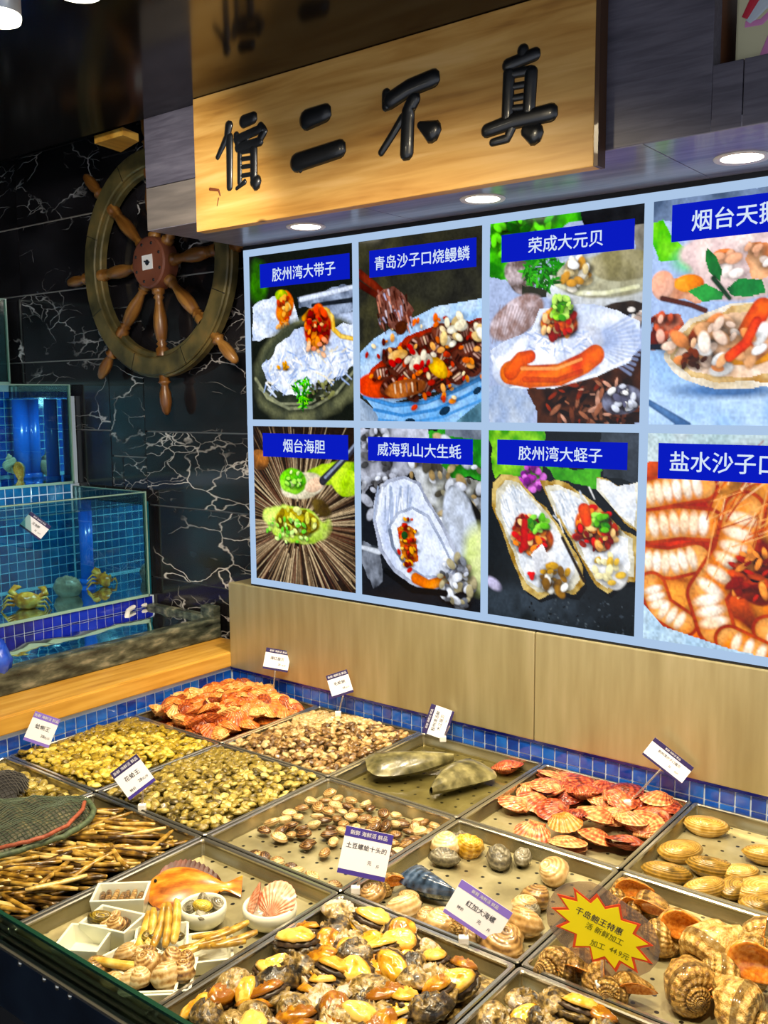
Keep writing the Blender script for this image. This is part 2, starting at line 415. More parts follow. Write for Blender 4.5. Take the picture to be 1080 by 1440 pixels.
brush('character', [([(234,170),(236,205)],14,14), ([(180,226),(278,186)],15,15), ([(186,250),(180,412)],15,15), ([(190,256),(262,242)],11,11), ([(263,248),(254,385)],16,16),
  ([(195,300),(250,290)],8,8), ([(195,340),(250,330)],8,8), ([(195,375),(250,368)],8,8), ([(108,452),(200,418),(332,388)],16,20), ([(200,430),(180,478),(128,492)],12,9), ([(244,452),(276,464)],14,24)], A3, 2.4545)
brush('seal_mark', [([(95,718),(128,722),(134,742)],5,3), ([(128,752),(122,782)],2.5,1.5)], A2, 2.7, MT['seal'])

# ================================================================== recessed downlights under the bulkhead
def spot(name, loc, energy, size, blend, col, par=None, rad=.03, tgt=None):
    l = bpy.data.lights.new(name, 'SPOT'); l.energy = energy; l.spot_size = math.radians(size); l.spot_blend = blend; l.color = col; l.shadow_soft_size = rad
    o = bpy.data.objects.new(name, l); COL.objects.link(o); o.location = loc
    if tgt is not None: o.rotation_euler = (Vector(tgt)-Vector(loc)).to_track_quat('-Z', 'Y').to_euler()
    return o
WARM = (1.0, .86, .62)
DL = ['recessed round downlight above the first menu column', 'recessed round downlight under the wooden sign above the third menu picture', 'recessed round downlight at the right edge under the bulkhead', 'recessed round downlight under the bulkhead beyond the right edge']
for k, (x, y) in enumerate(((.444, -.125), (.956, -.128), (1.500, -.135))):
    e = empty('downlight', (x, y, 2.066)); tag(e, DL[k], 'downlight', 'bulkhead downlights')
    ob('trim_ring', MB().lathe([(.036, -.001), (.047, -.003), (.049, 0), (.049, .003)], 32), MT['white'], e, smooth=True)
    ob('lens', MB().disc(.0365, 32, (0, 0, -.0012)), MT['lamp_glow'], e)
    spot('downlight_beam', (x, y, 2.055), 34, 110, .9, WARM)
# ceiling cylinder lamps
CL = [(onz(-2, 30, 2.262), 'pale cylinder ceiling lamp at the top left corner'), (onz(110, -8, 2.262), 'cylinder ceiling lamp just above the black ceiling at top edge')]
for k, (p, lb) in enumerate(CL):
    e = empty('ceiling_lamp', (p[0], p[1], 2.335)); tag(e, lb, 'lamp', 'cylinder ceiling lamps')
    ob('housing', MB().lathe([(0, 0), (.034, 0), (.036, -.01), (.036, -.062), (.034, -.064)], 28), MT['lamp_body'], e, smooth=True)
    ob('glow_ring', MB().lathe([(.0355, -.062), (.036, -.066), (.034, -.073), (.026, -.075), (.0, -.070)], 28), MT['lamp_glow'], e, smooth=True)
LAMPX = [(CL[0][0][0], CL[0][0][1]), (1.05, -.98), (1.45, -.98), (1.85, -.98)]
for x, y in LAMPX:
    spot('lamp_beam', (x, y, 2.25), 45, 140 if x < 1.2 else 116, .95, (1.0, .83, .55), rad=.035, tgt=(x-.1, y+.45, .8))
spot('lamp_beam', (CL[1][0][0], CL[1][0][1], 2.25), 46, 72, .8, (1.0, .92, .80), rad=.035, tgt=(-.5, .1, 1.7))

# ================================================================== ship's wheel
wh = empty('ship_wheel', (-.345, YM-.05, 2.066), (0, math.radians(-3), 0)); tag(wh, "old wooden ship's wheel hung on the black marble wall", 'wheel')
t = NT('wheel_rim'); nz = t.n('TexNoise', Vector=t.coord('Object'), Scale=14, Detail=6)
t.set_p(Base__Color=t.ramp(nz.outputs[0], ['38341f', '564e2c', '6e6036', '866a38'], [.3, .45, .6, .75]), Roughness=.45, Metallic=.25); t.bump(nz.outputs[0], .2, .003)
rim_m = t.m
spoke_m = wood('spoke_wood', ['3c200c', '744818', 'a87838'], 2, 4, .35, knots=False)
hub_m = noisy('hub_red', ['4e2a1c', '6e3c28', '7f4a30'], 9, rough=.5)
def ring(r0, r1, y0, y1, n=64, b=.004):
    return MB().lathe([(r0, y1), (r0, y0+b), (r0+b, y0), (r1-b, y0), (r1, y0+b), (r1, y1), (r0, y1)], n, axis='y')
ob('rim', ring(.288, .345, -.022, .022), rim_m, wh, smooth=False)
ob('inner_band', ring(.272, .292, -.010, .014), rim_m, wh)
ob('outer_band', ring(.340, .352, -.012, .014), rim_m, wh)
ob('hub', MB().lathe([(.0, -.034), (.072, -.034), (.078, -.03), (.08, -.012), (.08, .02), (0, .02)], 32, axis='y'), hub_m, wh)
pl_ = ob('plaque', bx(-.024, .024, -.0365, -.034, -.022, .022), MT['white'], wh)
ob('emblem', MB().lathe([(0, -.0374), (.009, -.0374), (.010, -.036)], 7, (0, 0, -.001), axis='y').tube([(-.012, -.0372, .004), (.012, -.0372, -.002)], .003, 6), MT['ink'], pl_)
bl_ = MB().lathe([(0, -.0365), (.0045, -.036), (.005, -.033)], 8, axis='y').mesh('bolt', True); bl_.materials.append(MT['black'])
for k in range(8):
    a = k*PI/4+PI/8; ob('bolt', bl_, None, wh, loc=(.06*math.cos(a), 0, .06*math.sin(a)))
sp = MB().lathe([(.012, .07), (.020, .078), (.020, .092), (.012, .097), (.017, .104), (.012, .112), (.014, .13), (.021, .165), (.022, .195), (.017, .232), (.012, .24), (.018, .247), (.012, .255), (.020, .262), (.020, .285)], 14)
hd = MB().lathe([(.016, .335), (.016, .362), (.021, .366), (.013, .373), (.012, .38), (.018, .40), (.019, .43), (.013, .458), (.006, .468), (0, .469)], 14)
spm, hdm = sp.mesh('spoke', True), hd.mesh('handle', True); spm.materials.append(spoke_m); hdm.materials.append(spoke_m)
seam = bx(-.001, .001, -.0228, .02, .2885, .3445).mesh('rim_joint'); seam.materials.append(MT['black'])
for k in range(8):
    a = k*PI/4
    s_ = ob('spoke', spm, None, wh, rot=(0, a, 0)); ob('handle', hdm, None, s_)
    ob('rim_joint', seam, None, wh, rot=(0, a+PI/8, 0))
# golden wedge shaped as a reflection of wood in the glossy ceiling
gw = MB(); q = [onz(133, 202, 2.33), onz(173, 190, 2.33), onz(195, 199, 2.33), onz(170, 214, 2.33)]
gw.add([tuple(p) for p in q]+[(p[0], p[1], p[2]+.02) for p in q], [(0,1,2,3),(7,6,5,4),(0,4,5,1),(1,5,6,2),(2,6,7,3),(3,7,4,0)])
tag(ob('wood_reflection_wedge', gw.mesh('wood_reflection_wedge', fixn=True), MT['ledge_wood']), 'small golden wedge standing in for a wood reflection in the ceiling above the wheel', 'reflection_wedge')

# ================================================================== menu light box
PX = [.112, .504, .890, 1.277, 1.664, 2.05]; PZ = (1.120, 1.580, 2.052)
mb_ = empty('menu_lightbox', (1.1, -.002, 1.117)); tag(mb_, 'backlit menu board of eight seafood pictures above the steel backsplash', 'menu board')
MY = -.006
fr = MB()
for x in PX: fr.box(x-.009, x+.009, MY-.004, .004, 1.117, 2.0545)
for z in (1.126, PZ[1], 2.0455): fr.box(.103, 2.06, MY-.0045, .004, z-.009, z+.009)
kid('frame', fr, MT['frame_glow'], mb_)
kid('gasket', bx(.10, 2.065, MY-.002, .004, 1.1115, 1.1168), MT['black'], mb_)
kid('top_gasket', bx(.10, 2.065, MY-.002, .004, 2.0547, 2.066), MT['black'], mb_)

GW, GH = 168, 204
class Art:
    def __init__(s, bg, seed):
        s.a = np.ones((GH, GW, 3))*np.array(lin(bg)); s.asp = 1.2
        s.U, s.V = np.meshgrid((np.arange(GW)+.5)/GW, (np.arange(GH)+.5)/GH); s.Y = s.V*s.asp; s.r = np.random.default_rng(seed)
    def at(s, k, org, sc):
        c, r_ = k % 4, k//4; x0, x1 = PX[c]+.009, PX[c+1]-.009; z0, z1 = (PZ[1]+.009, 2.0365) if r_ == 0 else (1.135, PZ[1]-.009)
        def q(x, y): w = ony(org[0]+x/sc, org[1]+y/sc, MY); return ((w[0]-x0)/(x1-x0), (z1-w[2])/(z1-z0))
        s.q = q; s.px = 1/abs(q(300, 400)[0]-q(301, 400)[0]); return s
    def P(s, pts): return [s.q(x, y) for x, y in pts]
    def R(s, r): return r/s.px
    def noise(s, sc, oct=3):
        out = 0; amp = 1; tot = 0
        for o in range(oct):
            n = int(sc*2**o)+2; g = s.r.random((n+1, n+1)); x = s.U*n*.999; y = s.V*n*.999
            xi, yi = x.astype(int), y.astype(int); fx, fy = x-xi, y-yi; fx = fx*fx*(3-2*fx); fy = fy*fy*(3-2*fy)
            out = out+amp*(g[yi, xi]*(1-fx)*(1-fy)+g[yi, xi+1]*fx*(1-fy)+g[yi+1, xi]*(1-fx)*fy+g[yi+1, xi+1]*fx*fy); tot += amp; amp *= .5
        return out/tot
    def blend(s, m, col, col2=None, nsc=8):
        c = np.array(lin(col))
        if col2 is not None:
            n = np.clip((s.noise(nsc)-.3)/.4, 0, 1)[..., None]; c = c*(1-n)+np.array(lin(col2))*n
        if getattr(s, 'sh', None) is not None: c = c*s.sh[..., None]
        s.a = s.a*(1-m[..., None])+c*m[..., None]; return s
    def ell(s, cx, cy, rx, ry, ang, col, col2=None, soft=.12, wob=0.0, nsc=8, op=1.0, sh=.28):
        a = math.radians(ang); dx = s.U-cx; dy = s.Y-cy*s.asp
        x = (dx*math.cos(a)+dy*math.sin(a))/rx; y = (-dx*math.sin(a)+dy*math.cos(a))/ry
        d = np.sqrt(x*x+y*y)
        if wob: d = d+(s.noise(7, 2)-.5)*wob
        s.sh = np.clip(1.08-sh*(dx*.6+dy*.9)/max(rx, ry)-.22*np.clip(d, 0, 1.2)**4, .45, 1.5)
        s.blend(np.clip((1-d)/soft+.5, 0, 1)*op, col, col2, nsc); s.sh = None; return s
    def poly(s, pts, col, col2=None, nsc=8, wob=0.0):
        U, V = s.U, s.V
        if wob: U = U+(s.noise(9, 2)-.5)*wob; V = V+(s.noise(9, 2)-.5)*wob
        ins = np.zeros(U.shape, bool); n = len(pts)
        for i in range(n):
            x1, y1 = pts[i]; x2, y2 = pts[(i+1) % n]
            if y1 == y2: continue
            c = ((V < y1) != (V < y2)) & (U < (x2-x1)*(V-y1)/(y2-y1)+x1); ins ^= c
        return s.blend(ins.astype(float), col, col2, nsc)
    def line(s, pts, w0, w1, col, col2=None, op=1.0):
        m = np.zeros(s.U.shape); dm = np.full(s.U.shape, 9.0)
        for i in range(len(pts)-1):
            ax, ay = pts[i][0], pts[i][1]*s.asp; bx_, by = pts[i+1][0], pts[i+1][1]*s.asp
            L = (bx_-ax)**2+(by-ay)**2+1e-9; t = np.clip(((s.U-ax)*(bx_-ax)+(s.Y-ay)*(by-ay))/L, 0, 1)
            d = np.hypot(s.U-ax-t*(bx_-ax), s.Y-ay-t*(by-ay)); w = w0+(w1-w0)*(i+t)/(len(pts)-1)
            m = np.maximum(m, np.clip((w-d)/.008+.5, 0, 1)); dm = np.minimum(dm, d/np.maximum(w, 1e-4))
        s.sh = np.clip(1.1-.45*dm**2, .5, 1.2) if max(w0, w1) > .012 else None
        s.blend(m*op, col, col2); s.sh = None; return s
    def specks(s, n, cx, cy, rx, ry, cols, r0, r1, ar=1.6, ang=None, soft=.3):
        for k in range(n):
            t = s.r.random()*2*PI; q = math.sqrt(s.r.random())
            if r1 > .011: s.ell(cx+rx*q*math.cos(t)+.006, cy+ry*q*math.sin(t)+.008, r1*ar, r1, 0, '140a06', soft=.8, op=.4)
            s.ell(cx+rx*q*math.cos(t), cy+ry*q*math.sin(t), *(lambda r: (r*ar, r))(s.r.uniform(r0, r1)), s.r.uniform(0, 180) if ang is None else ang+s.r.uniform(-15, 15), cols[int(s.r.integers(len(cols)))], soft=soft)
        return s
    def grain(s, amp):
        a = np.clip(s.a*(1+(s.noise(90, 1)[..., None]-.5)*amp*1.3+(s.noise(34, 2)[..., None]-.5)*amp*1.0), 0, 1)
        l = a.mean(2, keepdims=True); a = np.clip(l+(a-l)*1.22, 0, 1); s.a = a**1.16; return s

def art_scallop_noodles():
    p = Art('1b1f1a', 1).at(0, (340, 320), 3); P, R, q = p.P, p.R, p.q
    p.ell(*q(70, 230), R(40), R(70), 0, '4f9a2a', '2c5a1a', soft=.6, wob=.5)
    p.poly(P([(230,300),(480,235),(480,340),(400,390),(300,345),(240,345)]), '5a6478', 'aab6cc', 10, .06); p.line(P([(250,305),(380,275),(480,250)]), R(9), R(7), 'd8e0f0'); p.line(P([(300,330),(480,305)]), R(6), R(8), '20252c'); p.line(P([(400,390),(480,385)]), R(16), R(22), '9aa8c8', 'c8d4ec')
    p.poly(P([(50,485),(50,340),(95,305),(150,300),(215,325),(248,400),(160,450),(60,485)]), 'bccbe6', 'eaf0fb', 14, .05)
    p.ell(*q(180, 345), R(36), R(50), 20, 'd86a26', 'e89a48', wob=.5, nsc=20); p.ell(*q(168, 290), R(30), R(22), 10, 'c8c83a', '88b02a', wob=.5, nsc=20); p.specks(14, *q(180, 350), R(28), R(40), ['f0b060', 'b84a1a', 'f4d48a'], .01, .022); p.specks(10, *q(190, 415), R(40), R(14), ['e8b070', 'd8823a'], .008, .016)
    p.ell(*q(275, 605), R(245), R(165), -14, '7c7e62', '4c5042', wob=.1, sh=.1); p.ell(*q(275, 590), R(225), R(140), -14, '2e332b', '454a3c', wob=.1)
    p.line(P([(60,640),(110,720),(200,765),(300,760),(400,700),(480,600)]), R(7), R(5), 'a8aa8c', '6c7060'); p.line(P([(75,680),(160,745),(280,745),(380,690)]), R(4), R(4), '8e917a')
    p.poly(P([(84,595),(125,545),(185,470),(250,432),(300,455),(400,420),(480,395),(480,570),(410,635),(345,680),(300,690),(250,705),(180,702),(112,655)]), 'c4d0ea', 'f4f8ff', 16, .06)
    for k in range(150):
        x, y = p.r.uniform(100, 470), p.r.uniform(470, 690); u0 = q(x, y)
        if abs((y-590)/110+(x-290)/420) < .85: p.line([u0, (u0[0]+p.r.uniform(-.09, .09), u0[1]+p.r.uniform(.0, .06))], R(3), R(2), ['ffffff', 'a9bbdf', 'dfe8f8', 'b9c8e6', 'e8e2d0'][int(p.r.integers(5))])
    p.line(P([(262,385),(290,355),(330,345),(365,355)]), R(9), R(9), 'd89a3a'); p.line(P([(355,350),(382,380),(388,430),(420,460),(478,472)]), R(10), R(7), 'd8b04a', 'f0d890')
    p.ell(*q(322, 425), R(60), R(66), 20, 'c83c18', 'e87434', wob=.4, nsc=22); p.specks(46, *q(322, 425), R(50), R(56), ['f09a50', 'b02c10', 'ee6230', 'ffc890', '8a200c'], .012, .028); p.specks(12, *q(320, 505), R(50), R(24), ['f4c8a8', 'e89a78'], .008, .02)
    p.specks(60, *q(258, 700), R(42), R(38), ['58c832', '2f8a1e', '8ae048', '1f6a18'], .004, .01, 5); p.specks(8, *q(180, 585), R(30), R(8), ['d8a03a'], .008, .016); p.specks(20, *q(330, 690), R(60), R(24), ['2a2c22', '55583e', '8a8c60'], .008, .02)
    return p.grain(.28)
def art_eel_bowl():
    p = Art('33332a', 2).at(1, (340, 320), 3); P, R, q = p.P, p.R, p.q
    p.ell(*q(620, 320), R(260), R(200), 0, '4c4a34', '2c2c26', soft=.9, sh=0); p.ell(*q(900, 220), R(200), R(90), 0, '3a3a30', '2a2a26', soft=.9, sh=0)
    p.poly(P([(500,530),(560,470),(625,430),(665,450),(720,385),(820,335),(1030,298),(1030,640),(560,760),(500,700)]), 'a9c8ea', 'd0e2f6', 8)
    p.poly(P([(500,690),(580,735),(700,738),(820,712),(1030,610),(1030,840),(590,840),(560,770)]), '86b6e4', 'a8ccf0', 8); p.poly(P([(500,720),(560,770),(595,840),(500,840)]), '8f9fb4', 'b4c2d4'); p.poly(P([(880,840),(1030,720),(1030,840)]), '4f7080', '6f93a4')
    p.line(P([(520,715),(640,752),(780,738),(900,690),(1030,628)]), R(7), R(6), '5f95cc'); p.line(P([(560,770),(680,795),(820,770),(940,715),(1030,668)]), R(5), R(5), '5a90c8'); p.line(P([(580,812),(700,826),(850,800),(1030,722)]), R(4), R(4), '6aa0d6')
    p.ell(*q(858, 775), R(20), R(11), -25, '20384e'); p.ell(*q(712, 818), R(18), R(8), 0, '20384e'); p.ell(*q(995, 690), R(14), R(9), -30, '20384e')
    p.poly(P([(512,655),(545,600),(620,530),(700,465),(800,425),(900,398),(1030,385),(1030,600),(900,655),(780,692),(650,722),(550,718)]), 'b44416', '8a2e10', 12, .03)
    p.ell(*q(560, 670), R(60), R(40), 0, 'd4581e', 'c0481a', wob=.3)
    def piece(x, y, a, L=40, w=26, c=('4a221a', '6e3c2e')):
        p.ell(q(x, y)[0]+R(5), q(x, y)[1]+R(7), R(L*1.1), R(w*1.1), a, '160804', soft=.6, op=.6); p.ell(*q(x, y), R(L), R(w), a, c[0], c[1], wob=.35, nsc=20)
        ca, sa = math.cos(math.radians(a)), math.sin(math.radians(a))
        for t in (-.6, -.25, .1, .45, .75): p.line(P([(x+L*t*ca-w*.7*sa*-1, y+L*t*sa-w*.7*ca), (x+L*t*ca-w*.6*sa, y+L*t*sa+w*.6*ca)]), R(3.2), R(2.2), ['c8a89c', '9a7468', 'e0c8b0', '2c100c'][int(p.r.integers(4))])
    for x, y in ((720,500),(780,470),(850,450),(600,620),(660,580),(620,670),(690,640),(740,600),(760,660),(830,520),(870,560),(900,610),(930,560),(970,500),(985,580),(700,690),(820,650),(940,440),(1000,430),(640,540),(880,480),(1000,530)): piece(x+p.r.uniform(-8, 8), y+p.r.uniform(-8, 8), p.r.uniform(-60, 60), p.r.uniform(30, 44), p.r.uniform(20, 28))
    p.specks(90, *q(770, 570), R(230), R(110), ['c04a1c', 'd8742c', 'e8b070', 'f0dcb8', 'a83414', '5a1c10', 'e09040'], .009, .02, 1.6)
    piece(690, 680, -6, 70, 26, ('b87848', '8a5030')); p.ell(*q(828, 592), R(40), R(24), 38, 'c8961c', 'e8c040', nsc=16); p.ell(*q(660, 540), R(36), R(15), -10, 'c89a58', 'e8d0a0'); p.specks(16, *q(930, 440), R(70), R(40), ['f0e8d0', 'e4cc98', 'f8f4e4'], .018, .032); p.specks(10, *q(770, 560), R(60), R(20), ['ece4d0', 'd8d0c0'], .014, .026); p.specks(8, *q(700, 560), R(90), R(40), ['b82414'], .014, .022)
    p.line(P([(495,195),(560,245),(610,290)]), R(13), R(10), '5a2018', '7a3426'); p.line(P([(495,240),(590,300)]), R(10), R(9), '471812', '6a2c20')
    p.poly(P([(568,295),(600,262),(640,245),(685,285),(728,350),(705,395),(672,442),(630,430),(588,395)]), '5c342a', '8c6258', 20, .02)
    for k in range(60):
        x, y = p.r.uniform(575, 715), p.r.uniform(265, 420); p.line(P([(x, y), (x+p.r.uniform(4, 12), y+p.r.uniform(18, 44))]), R(3.5), R(2), ['b4b4cc', '3c1c16', 'c48a78', '6a3a30', '9a6a60', '2a120e', 'd8ccd4'][int(p.r.integers(7))])
    p.ell(*q(672, 425), R(22), R(22), 0, '4a2416', '7a4424', wob=.5)
    return p.grain(.28)
def art_round_scallop():
    p = Art('b4c0dc', 3).at(2, (670, 240), 2.634); P, R, q = p.P, p.R, p.q
    p.poly(P([(45,180),(460,120),(460,170),(330,200),(280,300),(150,380),(110,400),(45,400)]), '2a7a1c', '5ac038', 16, .1); p.specks(50, *q(180, 230), R(130), R(60), ['7ae04a', '1c5a14', '48b030'], .012, .03, 2); p.poly(P([(380,130),(650,90),(650,230),(590,230),(400,200)]), '101216', '22252a', 8, .04); p.poly(P([(585,210),(650,200),(650,340),(585,330)]), '7a7870', 'a09c94', 10, .04)
    p.ell(*q(165, 395), R(70), R(50), 35, '6a5c58', 'c4b8bc', wob=.3, nsc=26); p.ell(*q(470, 415), R(225), R(90), 4, 'c4c6c4', 'e4eaf4', wob=.05); p.ell(*q(480, 395), R(185), R(66), 4, 'a8a48c', 'c8c8b4', wob=.12); p.ell(*q(540, 350), R(110), R(50), 4, '8a8464', 'b4ae92', wob=.1); p.line(P([(300,420),(380,455),(480,455),(600,430)]), R(10), R(8), 'd8d8b8', 'f0f0e0'); p.specks(30, *q(370, 385), R(44), R(50), ['f4f0e4', 'c89a54', 'ffffff', 'd8c8a0'], .012, .026)
    p.specks(130, *q(245, 365), R(66), R(60), ['2f8a24', '1c5a16', '54b03c', '3a9a2c'], .004, .011, 5); p.poly(P([(170,420),(260,440),(260,475),(170,460)]), '1e2a1c', '3a3a30', 10, .05); p.ell(*q(560, 515), R(90), R(28), 3, '1c1614', '40342c', wob=.4); p.specks(14, *q(590, 540), R(30), R(20), ['e8e4e0', 'b8a8a0'], .008, .02)
    p.ell(*q(150, 545), R(115), R(62), -28, '9c8480', 'd8ccd2', wob=.15, nsc=24)
    for k in range(16): p.line(P([(60+k*11, 640-k*5), (90+k*12, 500+k*1)]), R(2.5), R(2.5), '8a7470', op=.5)
    p.poly(P([(215,945),(225,880),(165,800),(300,800),(480,760),(620,660),(620,945)]), '52301f', '27160f', 12, .05); p.specks(80, *q(440, 870), R(170), R(70), ['9a6a54', '6a3e2c', 'c49a88', '1c0e0a', '8a3a24'], .006, .016, 3); p.ell(*q(540, 850), R(62), R(46), -10, '8a8ea4', '4a4450', wob=.5, nsc=20); p.specks(20, *q(540, 845), R(48), R(34), ['d8dce8', 'ffffff', '6a6a80'], .008, .02)
    p.poly(P([(45,790),(170,805),(218,880),(212,945),(45,945)]), 'c4cede', 'a8b8d4', 8, .03)
    p.poly(P([(52,665),(120,625),(205,590),(235,520),(330,500),(440,498),(530,520),(605,565),(612,640),(565,710),(440,765),(290,806),(120,806),(80,745)]), 'c2cee8', 'eef3fd', 8, .02)
    for k in range(13): p.line(P([(400, 640), (620-8*abs(k-6), 540+k*18)]), R(2), R(5), 'a4b4d8', op=.55)
    p.line(P([(60,690),(90,770),(130,800),(290,800),(440,760),(570,700)]), R(6), R(5), 'f4f8ff'); p.ell(*q(295, 660), R(180), R(78), -10, 'd8dff2', 'ffffff', wob=.2); p.ell(*q(120, 740), R(70), R(55), 0, 'd0d8ea', 'f4f6fc', wob=.2)
    for k in range(90): x, y = p.r.uniform(180, 430), p.r.uniform(590, 670); p.line(P([(x, y), (x+p.r.uniform(-40, 40), y+p.r.uniform(4, 26))]), R(3), R(2), ['ffffff', 'b4c2e2', 'e2e8f8', 'c4cfe8'][int(p.r.integers(4))])
    p.line(P([(125,750),(200,765),(310,758),(400,715),(440,685)]), R(40), R(34), 'd4561a', 'f08a3c'); p.line(P([(130,745),(165,700),(200,690)]), R(30), R(22), 'c84a18', 'e8783a'); p.line(P([(180,775),(300,778),(390,745)]), R(10), R(8), 'a83c10', 'c85a20', op=.7); p.line(P([(170,735),(300,735),(390,700)]), R(7), R(6), 'f8b884', op=.7)
    p.ell(*q(305, 565), R(72), R(48), 5, 'd05a26', 'e89048', wob=.4, nsc=22); p.specks(60, *q(305, 565), R(62), R(40), ['c83c14', 'f0a860', 'e87030', '9a2c10', 'f8d0a0'], .012, .024); p.specks(40, *q(315, 508), R(40), R(30), ['7ac83a', '4a9a28', 'a6e058', 'c8f088'], .010, .02)
    return p.grain(.22)
def art_swan_clam():
    p = Art('b6c8e8', 4).at(3, (670, 240), 2.634); P, R, q = p.P, p.R, p.q
    p.poly(P([(640,100),(1300,20),(1300,120),(640,200)]), '55657e', '8596b2', 6, .05); p.poly(P([(650,200),(700,180),(720,270),(790,280),(770,320),(680,330),(650,290)]), '52b424', '8edc50', 12, .06); p.ell(*q(820, 330), R(70), R(40), 0, '7ad090', 'b0e4c0', soft=.8)
    p.ell(*q(1010, 330), R(200), R(110), 0, 'd8c4c4', 'ecdcd8', wob=.3, nsc=12); p.poly(P([(1010,265),(1090,270),(1090,390),(1040,400),(1005,330)]), 'd8926a', 'f0c4a0', 12, .05); p.ell(*q(920, 315), R(36), R(20), 0, 'e8743a', 'f0a070', wob=.4); p.specks(12, *q(990, 330), R(90), R(34), ['f4e4dc', 'e8b89c', 'fff4f0'], .014, .03)
    p.poly(P([(655,410),(720,395),(830,400),(860,440),(840,490),(720,480),(660,450)]), 'c48a70', 'ecc8b0', 14, .04); p.ell(*q(790, 420), R(48), R(26), 5, 'd8742c', 'f0a858', wob=.3); p.ell(*q(690, 430), R(36), R(44), 0, 'e0a890', 'f0c8b8', wob=.3); p.line(P([(690,475),(800,500),(850,520)]), R(8), R(8), '5a3028'); p.poly(P([(645,530),(760,520),(780,570),(720,650),(645,640)]), '94402c', 'd08a74', 14, .05); p.specks(20, *q(690, 590), R(50), R(44), ['c86a50', 'f0c0b0', '6a2418'], .012, .026)
    p.poly(P([(640,670),(1300,600),(1300,960),(640,960)]), 'aecbf0', 'c8def8', 5); p.line(P([(640,655),(695,655)]), R(9), R(9), '1c2434'); p.line(P([(640,860),(720,910),(780,950)]), R(9), R(16), '3c5c88', '6a8ab4'); p.ell(*q(930, 815), R(150), R(22), 0, '5c7ca8', soft=.9)
    p.poly(P([(695,700),(712,630),(790,550),(940,495),(1300,450),(1300,760),(1080,806),(900,812),(800,790),(730,750)]), 'dccfb8', 'f6f2ea', 8, .02); p.poly(P([(715,700),(735,635),(800,565),(945,510),(1300,470),(1300,740),(1080,780),(900,788),(800,765)]), 'b89058', 'e0c89c', 10, .03); p.poly(P([(735,690),(760,640),(815,585),(950,525),(1300,490),(1300,720),(1080,755),(900,765),(800,745)]), 'e8c8ac', 'f8e6d8', 12, .03)
    p.line(P([(800,640),(850,590),(900,560)]), R(26), R(20), 'a85a28', 'd89a5c'); p.ell(*q(815, 610), R(20), R(38), 25, '7a3414', 'a85428', wob=.4); p.line(P([(930,690),(990,640),(1030,560),(1060,510)]), R(34), R(30), 'd04418', 'ec7a34'); p.line(P([(950,700),(1040,700),(1100,680)]), R(18), R(16), 'd8842c', 'f4b45c'); p.line(P([(1010,700),(1060,660),(1100,600)]), R(18), R(24), 'e89a6a', 'f8d0b0')
    p.specks(46, *q(890, 650), R(150), R(62), ['fbeee4', 'e8b890', 'ffffff', 'e09a6a', 'f4dccc', 'f0c8a8'], .014, .036, 1.8); p.line(P([(940,690),(1000,640),(1040,560)]), R(16), R(14), 'c83812', 'e8682c'); p.specks(10, *q(800, 700), R(40), R(40), ['4a2a1c', '7a3c20'], .010, .02)
    p.poly(P([(855,288),(890,320),(912,370),(905,412),(865,380),(850,330)]), '1a5c34', '3a9a4c', 10); p.poly(P([(785,448),(850,420),(920,455),(910,478),(840,488)]), '1a5c34', '44a454', 10); p.poly(P([(928,440),(975,400),(1060,405),(1075,452),(1010,470),(950,465)]), '1f6a3c', '2f8a4a', 10); p.line(P([(880,400),(940,475)]), R(8), R(6), '20402a')
    return p.grain(.22)
def art_urchin():
    p = Art('2a1f18', 5)
    cx, cy = .45, .62
    for k in range(420):
        a = p.r.random()*2*PI; r0 = p.r.uniform(.12, .3); r1 = r0+p.r.uniform(.25, .6)
        x0, y0 = cx+r0*math.cos(a), cy+r0*math.sin(a)*.8; x1, y1 = cx+r1*math.cos(a), cy+r1*math.sin(a)*.9
        p.line([(x0, y0), (x1, y1)], .005, .002, ['5a4636', '8a745c', 'b8a488', '3a2a20', '6e4a3a', 'd0bea0'][int(p.r.integers(6))])
    p.ell(.06, .22, .1, .08, 0, 'b07a4a', '6a4a30', wob=.5); p.ell(.78, .28, .25, .08, -10, 'c0d858', '8ab838', wob=.3); p.ell(.92, .33, .14, .1, 0, 'c8e060', 'a0c840', wob=.3)
    p.ell(.43, .62, .33, .14, 5, 'b8d860', 'd8e890', wob=.4); p.ell(.45, .60, .22, .09, 5, 'a89030', 'c8b84a', wob=.4, nsc=16); p.specks(50, .43, .6, .2, .09, ['e0e8a0', '7a6a20', 'b8a040', 'd8d870', '8a7828'], .01, .025); p.specks(40, .35, .66, .24, .08, ['78c850', 'a8e070', 'd0f0a0'], .008, .016); p.ell(.68, .5, .1, .06, 30, '4a3a20', '6a5a30', soft=.4)
    p.ell(.5, .37, .22, .1, -10, 'd8d0b8', 'f0e8d4', wob=.2); p.ell(.4, .35, .14, .1, -5, '7ac83a', 'a8e060', wob=.4); p.specks(20, .42, .33, .1, .05, ['5ab030', 'b8f078', 'e0f8b0'], .01, .02); p.ell(.62, .36, .1, .05, -20, 'e4c8b0', 'f4e8dc')
    p.line([(.7, .33), (.86, .22), (1.0, .12)], .035, .02, '3a3a44'); p.line([(.72, .31), (.88, .2), (1.0, .10)], .01, .008, '9aa4b8')
    return p.grain(.35)
